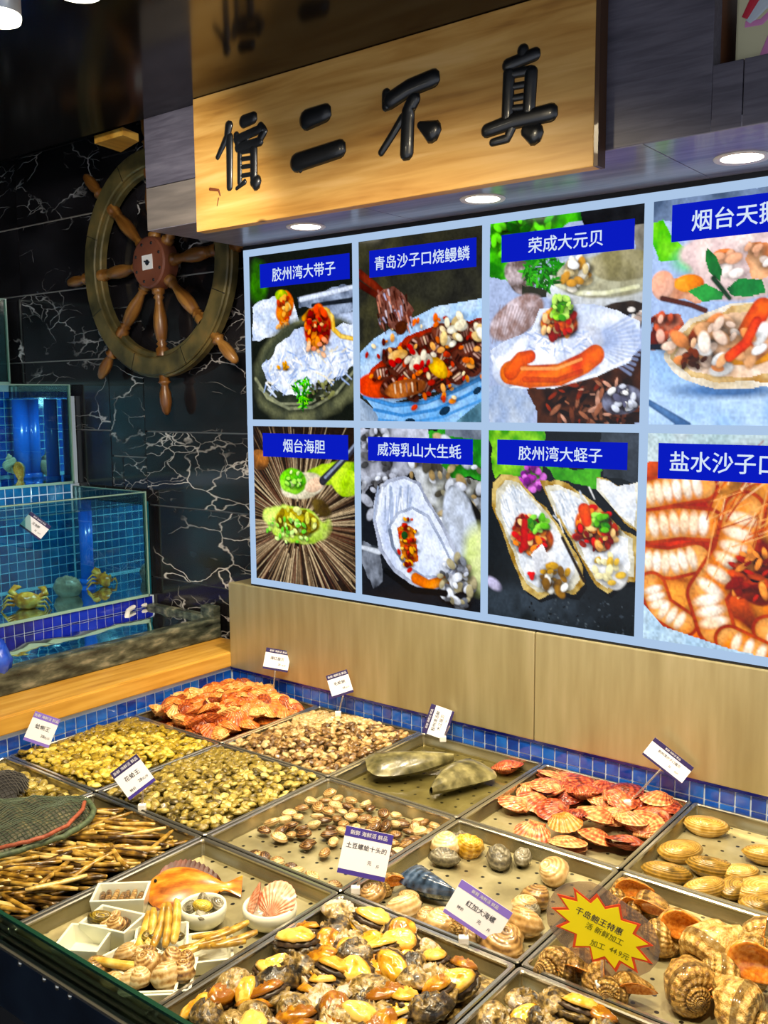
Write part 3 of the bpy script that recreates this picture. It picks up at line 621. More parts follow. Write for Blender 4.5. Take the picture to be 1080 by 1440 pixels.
def art_oyster():
    p = Art('1d2026', 6).at(5, (340, 590), 3); P, R, q = p.P, p.R, p.q
    p.poly(P([(720,30),(1030,30),(1030,290),(860,230),(760,150)]), '2a7a2a', '46a83e', 16, .1); p.poly(P([(500,30),(780,30),(830,200),(620,250),(500,330)]), '9a9ca6', 'ccd0de', 14, .08); p.poly(P([(860,30),(1030,30),(1030,90),(860,70)]), '6a7280', '8a929e')
    p.poly(P([(690,180),(860,210),(900,262),(1030,262),(1030,640),(980,660),(960,720),(900,752),(860,720),(780,330)]), 'aeb0aa', 'd8dce2', 14, .08); p.specks(150, *q(850, 380), R(150), R(170), ['e8ecf4', '8a8674', 'b8a888', '5a564c', 'c8ccd4', 'd8dce8', 'a08c68'], .012, .036, 1.6); p.specks(70, *q(570, 230), R(80), R(120), ['c8ccd8', '6a6a6c', 'e0e4ee', '4a4a4c', 'b4b8c4'], .012, .032)
    p.line(P([(890,300),(950,345),(995,400),(1005,460)]), R(14), R(9), '1c1a18'); p.line(P([(800,380),(850,470),(880,540)]), R(8), R(5), '2c2a26'); p.ell(*q(925, 470), R(60), R(120), -12, 'ccd4e4', 'a8aeb8', wob=.25, nsc=16); p.ell(*q(1000, 590), R(50), R(90), 0, 'b8c880', 'd8e0b0', soft=.6, wob=.3)
    p.poly(P([(500,515),(585,530),(590,690),(560,720),(500,600)]), '8a909c', '3a3e46', 14, .05); p.line(P([(505,540),(580,560)]), R(7), R(9), 'd0d6e0')
    p.poly(P([(552,430),(562,320),(612,255),(690,236),(752,265),(795,350),(855,450),(908,560),(908,640),(868,700),(790,730),(712,700),(640,640),(582,560)]), '9aa0b2', 'c0c6d6', 12, .02)
    p.poly(P([(566,425),(578,322),(622,268),(690,250),(742,276),(785,360),(845,460),(896,562),(896,636),(858,688),(790,712),(722,686),(652,628),(596,550)]), 'cad4ec', 'e8eefa', 6, .02)
    for k in range(26): x = p.r.uniform(570, 720); p.line(P([(x, 280+p.r.uniform(0, 60)), (x+p.r.uniform(-25, 10), 400+p.r.uniform(0, 120))]), R(3), R(2), ['b8c4de', 'f2f6fd', 'a8b4cc'][int(p.r.integers(3))])
    p.poly(P([(618,450),(655,392),(722,368),(792,405),(850,515),(898,622),(868,672),(765,672),(680,612),(630,535)]), '9aa4ba', 'b8c0d2', 10); p.poly(P([(630,452),(665,402),(722,380),(784,415),(840,520),(886,620),(858,660),(768,660),(690,604),(642,532)]), 'cdd8f0', 'ecf1fb', 5, .01)
    p.line(P([(625,470),(640,540),(690,610)]), R(6), R(4), '7a8498'); p.line(P([(735,672),(790,700),(870,676)]), R(17), R(14), 'd87a24', 'f0a860')
    p.poly(P([(655,462),(690,446),(728,470),(742,540),(746,600),(712,612),(680,585),(668,520)]), 'b4481c', 'd88a38', 20, .03); p.specks(46, *q(702, 530), R(34), R(66), ['8a2a14', 'e8b050', 'd86a24', '6a2010', 'f0c878', 'c03c18'], .008, .018); p.ell(*q(688, 490), R(12), R(12), 0, '1f4a22', '3a6a2a'); p.specks(3, *q(715, 425), R(8), R(4), ['c86a5a'], .006, .01)
    p.specks(60, *q(905, 690), R(60), R(60), ['c8ccd8', '8a8e98', 'e8ecf4', '5a5c60', 'b0a88c'], .012, .03); p.line(P([(610,640),(720,720),(860,735)]), R(10), R(10), '0e1014')
    return p.grain(.22)
def art_razor():
    p = Art('1a2024', 7).at(6, (670, 590), 2.634); P, R, q = p.P, p.R, p.q
    p.poly(P([(40,40),(260,40),(250,180),(200,240),(60,220)]), '4c9a2c', '9ad052', 14, .08); p.poly(P([(240,170),(470,180),(440,260),(300,230)]), '3a8a28', '5cae3e', 14, .08); p.poly(P([(460,40),(610,40),(610,240),(470,210)]), '30363c', '4a525c', 8, .04); p.specks(50, *q(205, 215), R(48), R(38), ['b050b0', 'd88ad8', '80308a', 'c870c8'], .014, .024, 1.1)
    p.ell(*q(180, 690), R(260), R(70), 0, '3a434c', '1c2226', soft=.9, sh=0); p.specks(90, *q(380, 730), R(220), R(60), ['3a424a', '12161a', '50585e'], .003, .007)
    def shl(pts):
        c = (sum(x for x, y in pts)/len(pts), sum(y for x, y in pts)/len(pts)); ins = lambda f: [(c[0]+(x-c[0])*f, c[1]+(y-c[1])*f) for x, y in pts]
        p.poly(P([(x+10, y+16) for x, y in pts]), '090b0d'); p.poly(P(pts), '9c7c38', 'd0bc84', 14, .025); p.poly(P(ins(.90)), 'c8c4b0', 'eceae0', 12, .025); p.poly(P(ins(.80)), 'dde2ea', 'fafbfc', 16, .03)
    shl([(440,215),(480,222),(530,250),(610,232),(610,430),(540,372),(490,312),(440,262)])
    shl([(236,230),(290,222),(350,248),(400,280),(470,340),(540,410),(600,440),(600,600),(530,612),(490,648),(450,622),(400,540),(340,430),(280,330)])
    shl([(62,240),(95,203),(152,214),(200,268),(262,330),(332,430),(392,540),(402,612),(372,655),(300,642),(230,664),(180,632),(140,530),(100,430),(58,320)])
    for k in range(70):
        s_ = k % 2; x, y = (p.r.uniform(90, 180), p.r.uniform(230, 370)) if s_ else (p.r.uniform(280, 420), p.r.uniform(250, 380)); p.line(P([(x, y), (x+p.r.uniform(4, 20), y+p.r.uniform(15, 50))]), R(2.5), R(1.5), ['b8c2d0', 'ffffff', 'cfd6e0'][int(p.r.integers(3))])
    for cx, cy in ((205, 430), (440, 405)):
        p.ell(*q(cx, cy), R(78), R(62), 35, 'b84a22', 'e08840', wob=.5, nsc=20); p.specks(70, *q(cx, cy), R(72), R(58), ['d8341c', 'e89048', 'f0b878', 'a83c18', 'c8281c', '7a1c10', 'f4d09a'], .010, .024)
    p.specks(24, *q(228, 388), R(34), R(24), ['6ab838', '98d860', '3a8a28', 'c0f088'], .012, .022); p.specks(22, *q(462, 385), R(32), R(24), ['6ab838', 'a8e070', '3a8a28'], .012, .022); p.line(P([(180,380),(178,470)]), R(12), R(14), 'b82014', 'd84028'); p.line(P([(400,335),(410,380)]), R(22), R(18), 'd84a24', 'e87a3a')
    p.poly(P([(200,500),(240,470),(300,520),(320,590),(260,610),(215,570)]), 'd8dae0', 'ffffff', 14, .04); p.specks(30, *q(300, 590), R(70), R(40), ['c8a048', 'a07828', 'f4f4f0', 'e0d8c0', '7a5a20'], .012, .03); p.specks(3, *q(205, 578), R(8), R(10), ['d8342a'], .014, .02); p.ell(*q(500, 570), R(60), R(50), 20, 'dfe0e0', 'ffffff', wob=.4, nsc=14); p.specks(14, *q(490, 560), R(60), R(40), ['d8b860', 'f0e8c0'], .012, .024); p.line(P([(320,440),(400,600)]), R(6), R(6), '2a1c0c')
    p.ell(*q(65, 610), R(34), R(20), 30, 'b8b4d0', 'e0dcf0', soft=.5)
    return p.grain(.24)
def art_shrimp():
    p = Art('d8672a', 8); p.poly([(0, 0), (1, 0), (1, .12), (0, .14)], 'd0dce0', 'b8ccd0'); p.specks(50, .5, .55, .55, .45, ['e8843c', 'c84a1c', 'f0a860', 'b83c18'], .05, .12, 1.5, soft=.6)
    def prawn(pts, w):
        p.line(pts, w+.02, w+.012, 'b8481c', 'd8642a'); p.line(pts, w, w*.9, 'e8904a', 'f2b87a')
        for i in range(len(pts)-1):
            for k in range(3):
                t = (k+.5)/3; x = pts[i][0]+(pts[i+1][0]-pts[i][0])*t; y = pts[i][1]+(pts[i+1][1]-pts[i][1])*t
                p.ell(x, y, w*.34, w*.75, math.degrees(math.atan2((pts[i+1][1]-pts[i][1])*1.2, pts[i+1][0]-pts[i][0])), 'f8dcc0', 'fff4e8', soft=.6)
    prawn([(.0, .30), (.15, .27), (.32, .24)], .08); prawn([(.02, .45), (.2, .42), (.36, .42)], .085); prawn([(.0, .62), (.15, .62), (.3, .58)], .08); prawn([(.05, .74), (.1, .84), (.24, .9)], .07); prawn([(.55, .35), (.5, .55), (.36, .75), (.42, .9)], .1); prawn([(.8, .55), (.92, .68), (1.0, .76)], .09); prawn([(.7, .88), (.85, .96), (1., 1.0)], .07); prawn([(.78, .35), (.95, .28)], .08); prawn([(.5, .95), (.7, 1.0)], .07)
    for k in range(130):
        x, y = p.r.uniform(.35, 1), p.r.uniform(.18, .75); a = p.r.uniform(-1.4, -.2); L = p.r.uniform(.08, .25)
        p.line([(x, y), (x+L*math.cos(a), y+L*math.sin(a))], .004, .002, ['b8481c', 'f0b880', 'd87030', 'f8d8b0', '9a3414'][int(p.r.integers(5))])
    p.ell(.62, .66, .15, .12, -20, 'b84a24', '8a2c14', wob=.5); p.ell(.62, .65, .03, .02, 0, '1c1010'); p.specks(40, .62, .64, .15, .11, ['d8642a', '8a2a14', 'f0a060', 'b83c1c'], .008, .025, 2.5); p.ell(.9, .4, .1, .06, 20, 'b03c20', 'd06030', wob=.4)
    p.poly([(0, .83), (.12, .93), (.5, .99), (1, 1.02), (0, 1.02)], 'c8dcea', 'b8d0e4')
    return p.grain(.3)
ARTS = [art_scallop_noodles, art_eel_bowl, art_round_scallop, art_swan_clam, art_urchin, art_oyster, art_razor, art_shrimp]
PLAB = ['picture of white noodles on a scallop shell', 'picture of braised eel in a pale blue bowl', 'picture of a round scallop with orange roe', 'picture of clams with green leaves', 'picture of a spiny sea urchin', 'picture of a white oyster', 'picture of two filled razor clams', 'picture of orange prawns']
BAN = [('胶州湾大带子', (366,372), (492,392)), ('青岛沙子口烧鳗鳞', (520,353), (670,375)), ('荣成大元贝', (706,331), (892,350)), ('烟台天鹅蛋', (939,298), None),
       ('烟台海胆', (370,609), (490,647)), ('威海乳山大生蚝', (518,614), (665,654)), ('胶州湾大蛏子', (700,618), (882,661)), ('盐水沙子口虾', (926,622), None)]
BXZ = [(1.325, 1.62, 1.953, 2.025), (1.31, 1.62, 1.478, 1.551)]
for k in range(8):
    c, r_ = k % 4, k//4
    x0, x1 = PX[c]+.009, PX[c+1]-.009; z0, z1 = (PZ[1]+.009, 2.0365) if r_ == 0 else (1.135, PZ[1]-.009)
    a = ARTS[k]().a
    vx = np.linspace(x0, x1, GW+1); vz = np.linspace(z1, z0, GH+1)
    X, Z = np.meshgrid(vx, vz); V_ = np.stack([X.ravel(), np.full(X.size, MY), Z.ravel()], 1)
    I = np.arange((GW+1)*(GH+1)).reshape(GH+1, GW+1)
    Fq = np.stack([I[:-1, :-1], I[1:, :-1], I[1:, 1:], I[:-1, 1:]], -1).reshape(-1, 4)
    me = bpy.data.meshes.new('picture'); me.vertices.add(len(V_)); me.vertices.foreach_set('co', V_.ravel().astype(np.float32))
    me.loops.add(Fq.size); me.loops.foreach_set('vertex_index', Fq.ravel().astype(np.int32))
    me.polygons.add(len(Fq)); me.polygons.foreach_set('loop_start', np.arange(0, Fq.size, 4, dtype=np.int32)); me.update(calc_edges=True)
    ap = np.pad(a, ((0, 1), (0, 1), (0, 0)), mode='edge'); at = me.color_attributes.new('ink', 'FLOAT_COLOR', 'POINT')
    at.data.foreach_set('color', np.concatenate([ap, np.ones((*ap.shape[:2], 1))], 2).astype(np.float32).ravel())
    pc = kid('picture', me, MT['print'], mb_); pc['label'] = PLAB[k]
    body, q0, q1 = BAN[k]
    if q1: A = ony(*q0, MY); B = ony(*q1, MY); bx0, bx1, bz1, bz0 = A[0], B[0], A[2], B[2]
    else: bx0, bx1, bz0, bz1 = BXZ[r_]
    if r_ == 0: bz0, bz1 = min(bz0, 1.957), bz1
    ba = ob('banner', bx(bx0, bx1, MY-.002, MY-.0005, bz0, bz1), MT['banner'], pc);
    h = (bz1-bz0)*.60; n = len(body)
    if n*h*1.0 > (bx1-bx0)*.9: h = (bx1-bx0)*.9/n
    tm, tw, th = text_mesh(body, h, .012)
    o = ob('lettering', tm, MT['banner_text'], pc, mtx=frame(((bx0+bx1)/2, MY-.0026, (bz0+bz1)/2), (1, 0, 0), (0, 0, 1)))

# package in the niche
pq = ony(1034, 60, -.285); pk = empty('gift_package', (pq[0]+.06, -.255, 2.1706)); tag(pk, 'cream package with red and pink lettering standing in the bulkhead niche', 'package')
ob('box', bx(-.060, .16, -.03, .03, 0, .16).mesh('box', bevel=.004), plain('package_cream', 'cfc9a0', .5), pk)
RP = plain('package_red', 'c8283c', .4); PKM = plain('package_pink', 'd884b8', .4); WHP = plain('package_pale', 'c4ccd4', .4)
ob('arch_print', MB().tube([(-.045, -.0305, .075), (-.03, -.0305, .10), (.0, -.0305, .118), (.05, -.0305, .122)], [.007, .01, .012, .012], 8, flat=((0,1,0), .15)), RP, pk)
ob('pale_print', MB().tube([(-.04, -.0308, .068), (-.02, -.0308, .09), (.01, -.0308, .104)], [.006, .011, .012], 8, flat=((0,1,0), .12)), WHP, pk)
ob('pink_print', MB().tube([(-.015, -.0306, .012), (.0, -.0306, .05), (.02, -.0306, .02), (.035, -.0306, .05)], [.006, .008, .008, .006], 8, flat=((0,1,0), .15)).tube([(-.045, -.0306, .066), (-.02, -.0306, .064), (.015, -.0306, .09), (.05, -.0306, .085)], .005, 8, flat=((0,1,0), .15)), PKM, pk)

# ================================================================== steel backsplash, ledge, mosaic rim
sb = empty('steel_backsplash', (1.0, 0, .853)); tag(sb, 'tall brushed steel backsplash panel behind the shellfish counter', 'backsplash')
for x0, x1 in ((.010, 1.03), (1.0315, 2.2), (2.2015, 3.2)):
    kid('panel', bx(x0, x1, -.014, .005, .854, 1.111).mesh('panel', bevel=.003), MT['steel'], sb)
kid('side_return', bx(.010, .095, .0052, .09, .854, 1.108), MT['steel'], sb)
TP = .0316
rim_ = struct(ob('trim_1', MB().box(-.03, 3.2, .002, .03, .60, .8535).box(-.03, -.002, -1.2, .002, .60, .8535), MT['blue_grout']), 'white grouted kerb around the tray counter')
def tiles(par, mat, n, org, du, dv, nu, nv, pu, pv, gap=.0026, th=.003, skip=None, only=None):
    """mosaic tiles as single pieces: org = corner, du/dv = unit directions, normal = du x dv"""
    nrm = Vector(du).cross(Vector(dv)).normalized()
    me = MB().box(-(pu-gap)/2, (pu-gap)/2, -(pv-gap)/2, (pv-gap)/2, 0, th).mesh(n, bevel=.0006); me.materials.append(mat)
    for i in range(nu):
        for j in range(nv):
            c = Vector(org)+Vector(du)*(pu*(i+.5))+Vector(dv)*(pv*(j+.5)) + nrm*random.uniform(-.0004, .0003)
            o = ob(n, me, None, par, mtx=frame(c, du, dv))
tiles(rim_, MT['blue_tile'], 'mosaic_tile', (0.004, .002, .778), (1, 0, 0), (0, 0, 1), 62, 2, TP, .0325, gap=.0034)
tiles(rim_, MT['blue_tile'], 'mosaic_tile', (-.002, -1.14, .778), (0, 1, 0), (0, 0, 1), 36, 2, TP, .0325, gap=.0034)
ob('cap_strip', bx(.0, 3.2, -.004, .001, .8440, .8535), MT['navy_tile'], rim_)
lg = empty('wood_ledge', (-.07, -.5, .872)); tag(lg, 'golden wooden ledge running along the left side of the counter', 'ledge')
kid('ledge_board', bx(-.145, .006, -1.6, .09, .876, .900).mesh('ledge_board', bevel=.003), MT['ledge_wood'], lg)
kid('front_lip', bx(-.0015, .012, -1.6, .008, .856, .8985).mesh('front_lip', bevel=.003), MT['ledge_wood'], lg)
struct(ob('wall_ledge_base', bx(-.40, -.03, -1.6, .09, 0, .8755), MT['dark']))

# ================================================================== trough and tanks
tr = empty('stone_trough', (-.30, -.4, .90)); tag(tr, 'wet dark stone trough with rippling water below the fish tanks', 'trough')
ty0, ty1 = -1.6, .088
tb = MB(); tb.box(-.185, -.138, ty0, ty1, .9005, .966); tb.box(-.468, -.185, ty1-.03, ty1, .9005, .972); tb.box(-.468, -.185, ty0, ty1-.03, .9005, .912)
kid('basin', tb.mesh('basin', bevel=.006), MT['stone'], tr)
kid('end_upstand', bx(-.20, -.139, ty1-.03, ty1, .9635, 1.003).mesh('u', bevel=.004), MT['stone'], tr)
wv = MB(); n = 40
for i in range(n+1):
    for j in range(10):
        x, y = -.468+.283*j/9, ty0+(ty1-.03-ty0)*i/n
        wv.v.append((x, y, .957+.004*mnoise.noise(Vector((x*22, y*22, 0)))))
for i in range(n):
    for j in range(9): a = i*10+j; wv.f.append((a, a+10, a+11, a+1)); wv.mi.append(0)
kid('water', wv, MT['trough_water'], tr, smooth=True)
# plinths with mosaic tiles
def plinth(name, lab, x0, x1, z0, z1):
    return struct(ob(name, bx(x0, x1, -1.6, .098, z0, z1), MT['blue_grout']), lab)
p1 = plinth('trim_2', 'blue tiled plinth under the lower fish tank', -.86, -.478, .5, .994)
tiles(p1, MT['navy_tile'], 'mosaic_tile', (-.478, -.70, .9245), (0, 1, 0), (0, 0, 1), 25, 2, TP, .0345)
p2 = plinth('trim_3', 'blue tiled back step behind the lower fish tank', -1.24, -.874, .5, 1.352)
tiles(p2, MT['tank_tile'], 'mosaic_tile', (-.874, -.38, 1.006), (0, 1, 0), (0, 0, 1), 14, 11, TP, TP, gap=.0036)
p3 = plinth('trim_4', 'blue tiled back wall behind the upper fish tank', -1.62, -1.254, .5, 1.706)
tiles(p3, MT['blue_tile'], 'mosaic_tile', (-1.254, -.30, 1.365), (0, 1, 0), (0, 0, 1), 12, 10, TP, TP, gap=.0036)
# tiled end lining of the upper tank, plain teal end lining of the lower one
e2 = struct(ob('trim_5', bx(-1.25, -.88, .079, .098, 1.353, 1.66), MT['blue_grout']), 'tiled end lining of the upper fish tank')
tiles(e2, MT['tank_tile'], 'mosaic_tile', (-1.243, .079, 1.36), (1, 0, 0), (0, 0, 1), 11, 9, TP, TP, gap=.0036)
struct(ob('trim_6', bx(-.866, -.49, .080, .098, .996, 1.31), MT['teal']), 'teal end lining of the lower fish tank')
def tank(lab, x0, x1, y0, y1, z0, z1, water):
    e = empty('fish_tank', ((x0+x1)/2, (y0+y1)/2, z0)); tag(e, lab, 'fish tank', 'stepped fish tanks')
    g = .008
    kid('front_pane', bx(x1-g, x1, y0, y1, z0+.006, z1), MT['tank_glass'], e)
    kid('end_pane', bx(x0, x1-g, y1-g, y1, z0+.006, z1), MT['tank_glass'], e)
    kid('bottom', bx(x0, x1, y0, y1, z0, z0+.006), MT['sand'], e)
    ed = MB()
    ed.box(x1-g-.0005, x1+.0008, y0, y1, z1-.003, z1+.001); ed.box(x1-.0095, x1+.001, y1-.004, y1+.0008, z0, z1); ed.box(x0, x1, y1-.006, y1+.0005, z1-.003, z1+.001)
    ed.box(x1-.004, x1+.001, y0, y1, z0, z0+.009)
    kid('edge_seams', ed, MT['tank_edge'], e)
    kid('water', bx(x0+.002, x1-g-.001, y0+.002, y1-g-.001, z0+.0065, water), MT['water'], e)
    return e
tank('lower glass fish tank with crabs, a blue pipe and a price card', -.868, -.47, -1.2, .074, .9945, 1.345, 1.302)
tank('upper glass fish tank with blue pipes and a pale whelk', -1.245, -.868, -1.1, .074, 1.3525, 1.70, 1.655)
tank('topmost glass fish tank cut off at the left edge', -1.62, -1.245, -1.0, .074, 1.7065, 2.02, 1.97)
def pipe(x, y, z0, z1, r, lab):
    e = empty('blue_pipe', (x, y, z0)); tag(e, lab, 'pipe', 'blue pipes standing in the tanks')
    ob('tube', MB().lathe([(r*.8, 0), (r, 0), (r, z1-z0), (r*.8, z1-z0), (r*.8, 0)], 20), MT['pipe'], e, smooth=True)
    ob('collar', MB().lathe([(r*.9, .0), (r*1.18, .0), (r*1.18, .02), (r*.9, .02)], 20, (0, 0, .0)), MT['pipe'], e, smooth=True)
q = onx(121, 770, -.80); pipe(-.80, q[1], 1.0015, 1.30, .022, 'bright blue pipe inside the lower fish tank')
q = onx(31, 620, -1.14); pipe(-1.14, q[1], 1.3595, 1.65, .030, 'thick bright blue pipe at the left of the upper fish tank')
q = ony(73, 620, .03); pipe(q[0], .03, 1.3595, 1.65, .022, 'thinner blue pipe near the right end of the upper fish tank')
# unseen fill spots added to brighten the tanks, where no lamp hangs
for (x, y, z, en) in ((-.50, -.10, 1.29, 4), (-.50, -.34, 1.29, 4), (-.50, -.60, 1.29, 4), (-.89, -.08, 1.64, 4), (-.89, -.30, 1.64, 4), (-1.27, -.2, 1.95, 3)):
    spot('tank_fill', (x, y, z), en*1.15, 120, .6, (.85, .97, 1.0), rad=.02, tgt=(x-.5, y-.1, z-.34))
# white curved hose in the trough
q = [onz(x, y, .965) for x, y in ((206, 851), (190, 853), (180, 859), (176, 867))]
hs = MB().tube([(p[0], p[1], p[2]+dz) for p, dz in zip(q, (.0, .004, .0, -.02))], .008, 10)
tag(ob('hose_bend', hs.mesh('hose_bend', True), MT['white']), 'white bent hose hanging over the trough corner', 'hose')

# ================================================================== counter and trays
TX, TY, TZ = .3512, .3655, .80
YE = (0, -.3655, -.731, -1.152)
def yc(j): return (YE[j]+YE[j+1])/2
def yd_(j): return YE[j]-YE[j+1]
ct = empty('display_counter', (1.5, -.6, 0)); tag(ct, 'dark counter carcass with steel rails that carries the shellfish trays', 'counter')
kid('carcass', MB().box(.0, 3.2, -1.152, -.002, .08, .70), MT['dark'], ct)
kid('apron', bx(-.1, 3.2, -1.176, -1.156, .69, .794).mesh('apron', bevel=.003), MT['apron'], ct)
kid('lower_apron', bx(-.1, 3.2, -1.165, -1.153, .1, .688), MT['dark'], ct)
kid('apron_trim', bx(-.1, 3.2, -1.178, -1.153, .7942, .7985), MT['rim'], ct)
for k in range(1, 3): kid('cross_rail', bx(.0, 3.2, -k*TY-.006, -k*TY+.006, .70, .735), MT['tray'], ct)
for k in range(1, 6): kid('long_rail', bx(k*TX-.005, k*TX+.005, -1.152, -.002, .705, .7345), MT['tray'], ct)
glint = MB().lathe([(0, -.0025), (.004, -.002), (.005, 0)], 10, axis='y').mesh('apron_glint', True); glint.materials.append(MT['rim'])  # small studs standing in for white light reflections on the apron
for px, py in ((62, 1377), (80, 1388), (98, 1401), (28, 1355)):
    q = ony(px, py, -1.1762); s_ = ob('apron_glint', glint, None, ct, loc=tuple(q)); s_.matrix_parent_inverse = ct.matrix_basis.inverted()
gl = empty('glass_guard', (1.5, -1.164, .7988)); tag(gl, 'low glass guard with dark green edge along the counter front', 'glass guard')
kid('pane', bx(-.1, 3.2, -1.167, -1.161, .7988, .839), MT['glass'], gl)
kid('polished_edge', bx(-.1, 3.2, -1.1676, -1.1604, .839, .8435), MT['glass_edge'], gl)

def tray_meshes():
    w, d = TX-.003, TY-.003
    def loop(off, z, r=.007):
        pts = []
        for cx, cy, a0 in ((1, 1, 0), (-1, 1, 90), (-1, -1, 180), (1, -1, 270)):
            rr = max(.004, r-off*.2)
            for k in range(4):
                a = math.radians(a0+30*k); pts.append((cx*(w/2-off-rr)+rr*math.cos(a), cy*(d/2-off-rr)+rr*math.sin(a), z))
        return pts
    def skin(lst):
        mb = MB(); n = 16; 
        for L in lst: mb.v += L
        for i in range(len(lst)-1):
            for k in range(n):
                mb.f.append((i*n+k, i*n+(k+1) % n, (i+1)*n+(k+1) % n, (i+1)*n+k)); mb.mi.append(0)
        return mb
    wall = skin([loop(.007, -.003), loop(.0075, -.006), loop(.010, -.024), loop(.013, -.0275), loop(.0125, -.0295), loop(.0085, -.026), loop(.006, -.006), loop(.006, -.003)])
    rim = skin([loop(.0005, -.004), loop(0, -.001), loop(.0015, .0008), loop(.0065, .0008), loop(.0085, -.001), loop(.0085, -.004), loop(.0005, -.004)])
    fl = MB(); fl.v = loop(.012, -.0275); fl.f = [tuple(range(16))]; fl.mi = [0]
    r = wall.mesh('tray_wall', True), rim.mesh('rim', False), fl.mesh('perforated_floor')
    for m, k in zip(r, ('tray', 'rim', 'tray_floor')): m.materials.append(MT[k])
    return r
TW, TR, TF = tray_meshes()
FZ = TZ-.027          # tray floor height
TL = {(0,0): 'steel tray heaped with orange scallops in the mosaic corner', (0,1): 'steel tray full of pale yellow clams beside the wooden ledge', (0,2): 'steel tray partly covered by dark net bags at the left edge',
      (1,0): 'steel tray of tiny pinkish brown clams below the backsplash', (1,1): 'steel tray full of olive yellow clams in the middle of the counter', (1,2): 'steel tray filled with long razor clams at the left',
      (2,0): 'steel tray of water holding two big pen shells', (2,1): 'perforated steel tray with a few small brown clams scattered', (2,2): 'perforated steel tray with white sample dishes and a flat orange fish',
      (3,0): 'perforated steel tray of red scallops below the backsplash', (3,1): 'perforated steel tray of mixed shells with one large blue mussel', (3,2): 'steel tray heaped with abalones with yellow feet at the front',
      (4,0): 'perforated steel tray of large oval yellow clams at the right', (4,1): 'perforated steel tray of big orange whelks at the right edge', (4,2): 'steel tray with grey shells at the bottom right corner'}
for (i, j), lb in TL.items():
    e = empty('steel_tray', ((i+.5)*TX, yc(j), TZ)); e.scale = (1, yd_(j)/TY, 1); tag(e, lb, 'tray', 'steel shellfish trays')
    ob('tray_wall', TW, None, e); ob('rim', TR, None, e); ob('perforated_floor', TF, None, e)

# ================================================================== shell shapes
def bivalve(L, Wd, T, nt=14, nr=4, umbo=-.3, egg=.12, ribs=0, ramp=0., bumpy=0., seed=0, bottom=1.0, rim=0.0):
    mb = MB(); uv = []; rr = random.Random(seed)
    def out(th):
        c, s = math.cos(th), math.sin(th)
        x = L/2*c*(1+egg*s*.5); y = Wd/2*s
        m = 1+(ramp*math.cos(ribs*th) if ribs else 0)
        return x*m, y*m
    ux, uy = 0, umbo*Wd
    for side in (1, -1):
        sc = 1 if side == 1 else bottom
        mb.v.append((ux, uy, side*T/2*.82*sc)); uv.append((.5, 0)); p0 = len(mb.v)-1
        for r in range(1, nr+(1 if side == 1 else 0)):
            q = (r/nr)**.85
            for k in range(nt):
                th = 2*PI*k/nt; ox, oy = out(th)
                h = T/2*(1-q**2.2)**.62*sc*(1+.18*q*(1-q)*4*.6)
                if ribs: h *= 1+ramp*1.6*math.cos(ribs*th)
                if bumpy: h += bumpy*(rr.random()-.5)*T*(1-q*.5)
                if q == 1: h = rim
                mb.v.append((ux+(ox-ux)*q, uy+(oy-uy)*q, side*h if q < 1 else h)); uv.append((k/nt, q))
        nrs = nr if side == 1 else nr-1
        for k in range(nt):
            k2 = (k+1) % nt; f = (p0, p0+1+k, p0+1+k2); mb.f.append(f if side == 1 else f[::-1])
            for r in range(nrs-1):
                a = p0+1+r*nt; b = a+nt; f = (a+k, b+k, b+k2, a+k2); mb.f.append(f if side == 1 else f[::-1])
        if side == 1: marg = p0+1+(nr-1)*nt
        else:
            a = p0+1+(nr-2)*nt
            for k in range(nt): k2 = (k+1) % nt; mb.f.append((a+k2, marg+k2, marg+k, a+k))
    mb.mi = [0]*len(mb.f); mb.uv = uv; return mb
def scallop(L, T, ribs=13, nt=52, nr=5, gape=0.0, seed=0):
    """fan shell with radiating ribs from the hinge and two ears"""
    mb = MB(); uv = []; rr = random.Random(seed); uy = -L*.45
    for side in (1, -1):
        base = len(mb.v)
        for r in range(nr+1):
            q = r/nr
            for k in range(nt+1):
                ph = -PI*.40+PI*.80*k/nt+PI/2      # fan direction from hinge
                # circle of radius L/2 centred on the origin: distance from the hinge along ph
                dx, dy = math.cos(ph), math.sin(ph); b = uy*dy; Lm = -b+math.sqrt(max(0, b*b-(uy*uy-(L/2)**2)))
                rib = math.cos(2*PI*ribs*k/nt); Lm *= 1+.012*rib*(q > .9)
                d = Lm*q
                h = T/2*(math.sin(PI*min(1, q)**.62)*.95+.05*(1-q))*(1+.10*rib*q)*math.sin(PI*(k+.4)/(nt+.8))**.55
                z = side*max(h, .0004)+(gape*d if side == 1 else 0)
                mb.v.append((dx*d, uy+dy*d, z)); uv.append((k/nt, q))
        for r in range(nr):
            for k in range(nt):
                a = base+r*(nt+1)+k; f = (a, a+nt+1, a+nt+2, a+1); mb.f.append(f[::-1] if side == 1 else f)
    n = len(mb.v); e = L*.24; y0 = uy-L*.02; y1 = uy+L*.16
    for z in (T*.10, -T*.10):
        mb.v += [(-e, y0, z), (e, y0, z), (e*.92, y1, z), (-e*.92, y1, z)]; uv += [(.2, .2), (.8, .2), (.8, .4), (.2, .4)]
    mb.f += [(n, n+1, n+2, n+3), (n+7, n+6, n+5, n+4), (n, n+4, n+5, n+1), (n+1, n+5, n+6, n+2), (n+3, n+7, n+4, n)]
    mb.mi = [0]*len(mb.f); mb.uv = uv; return mb
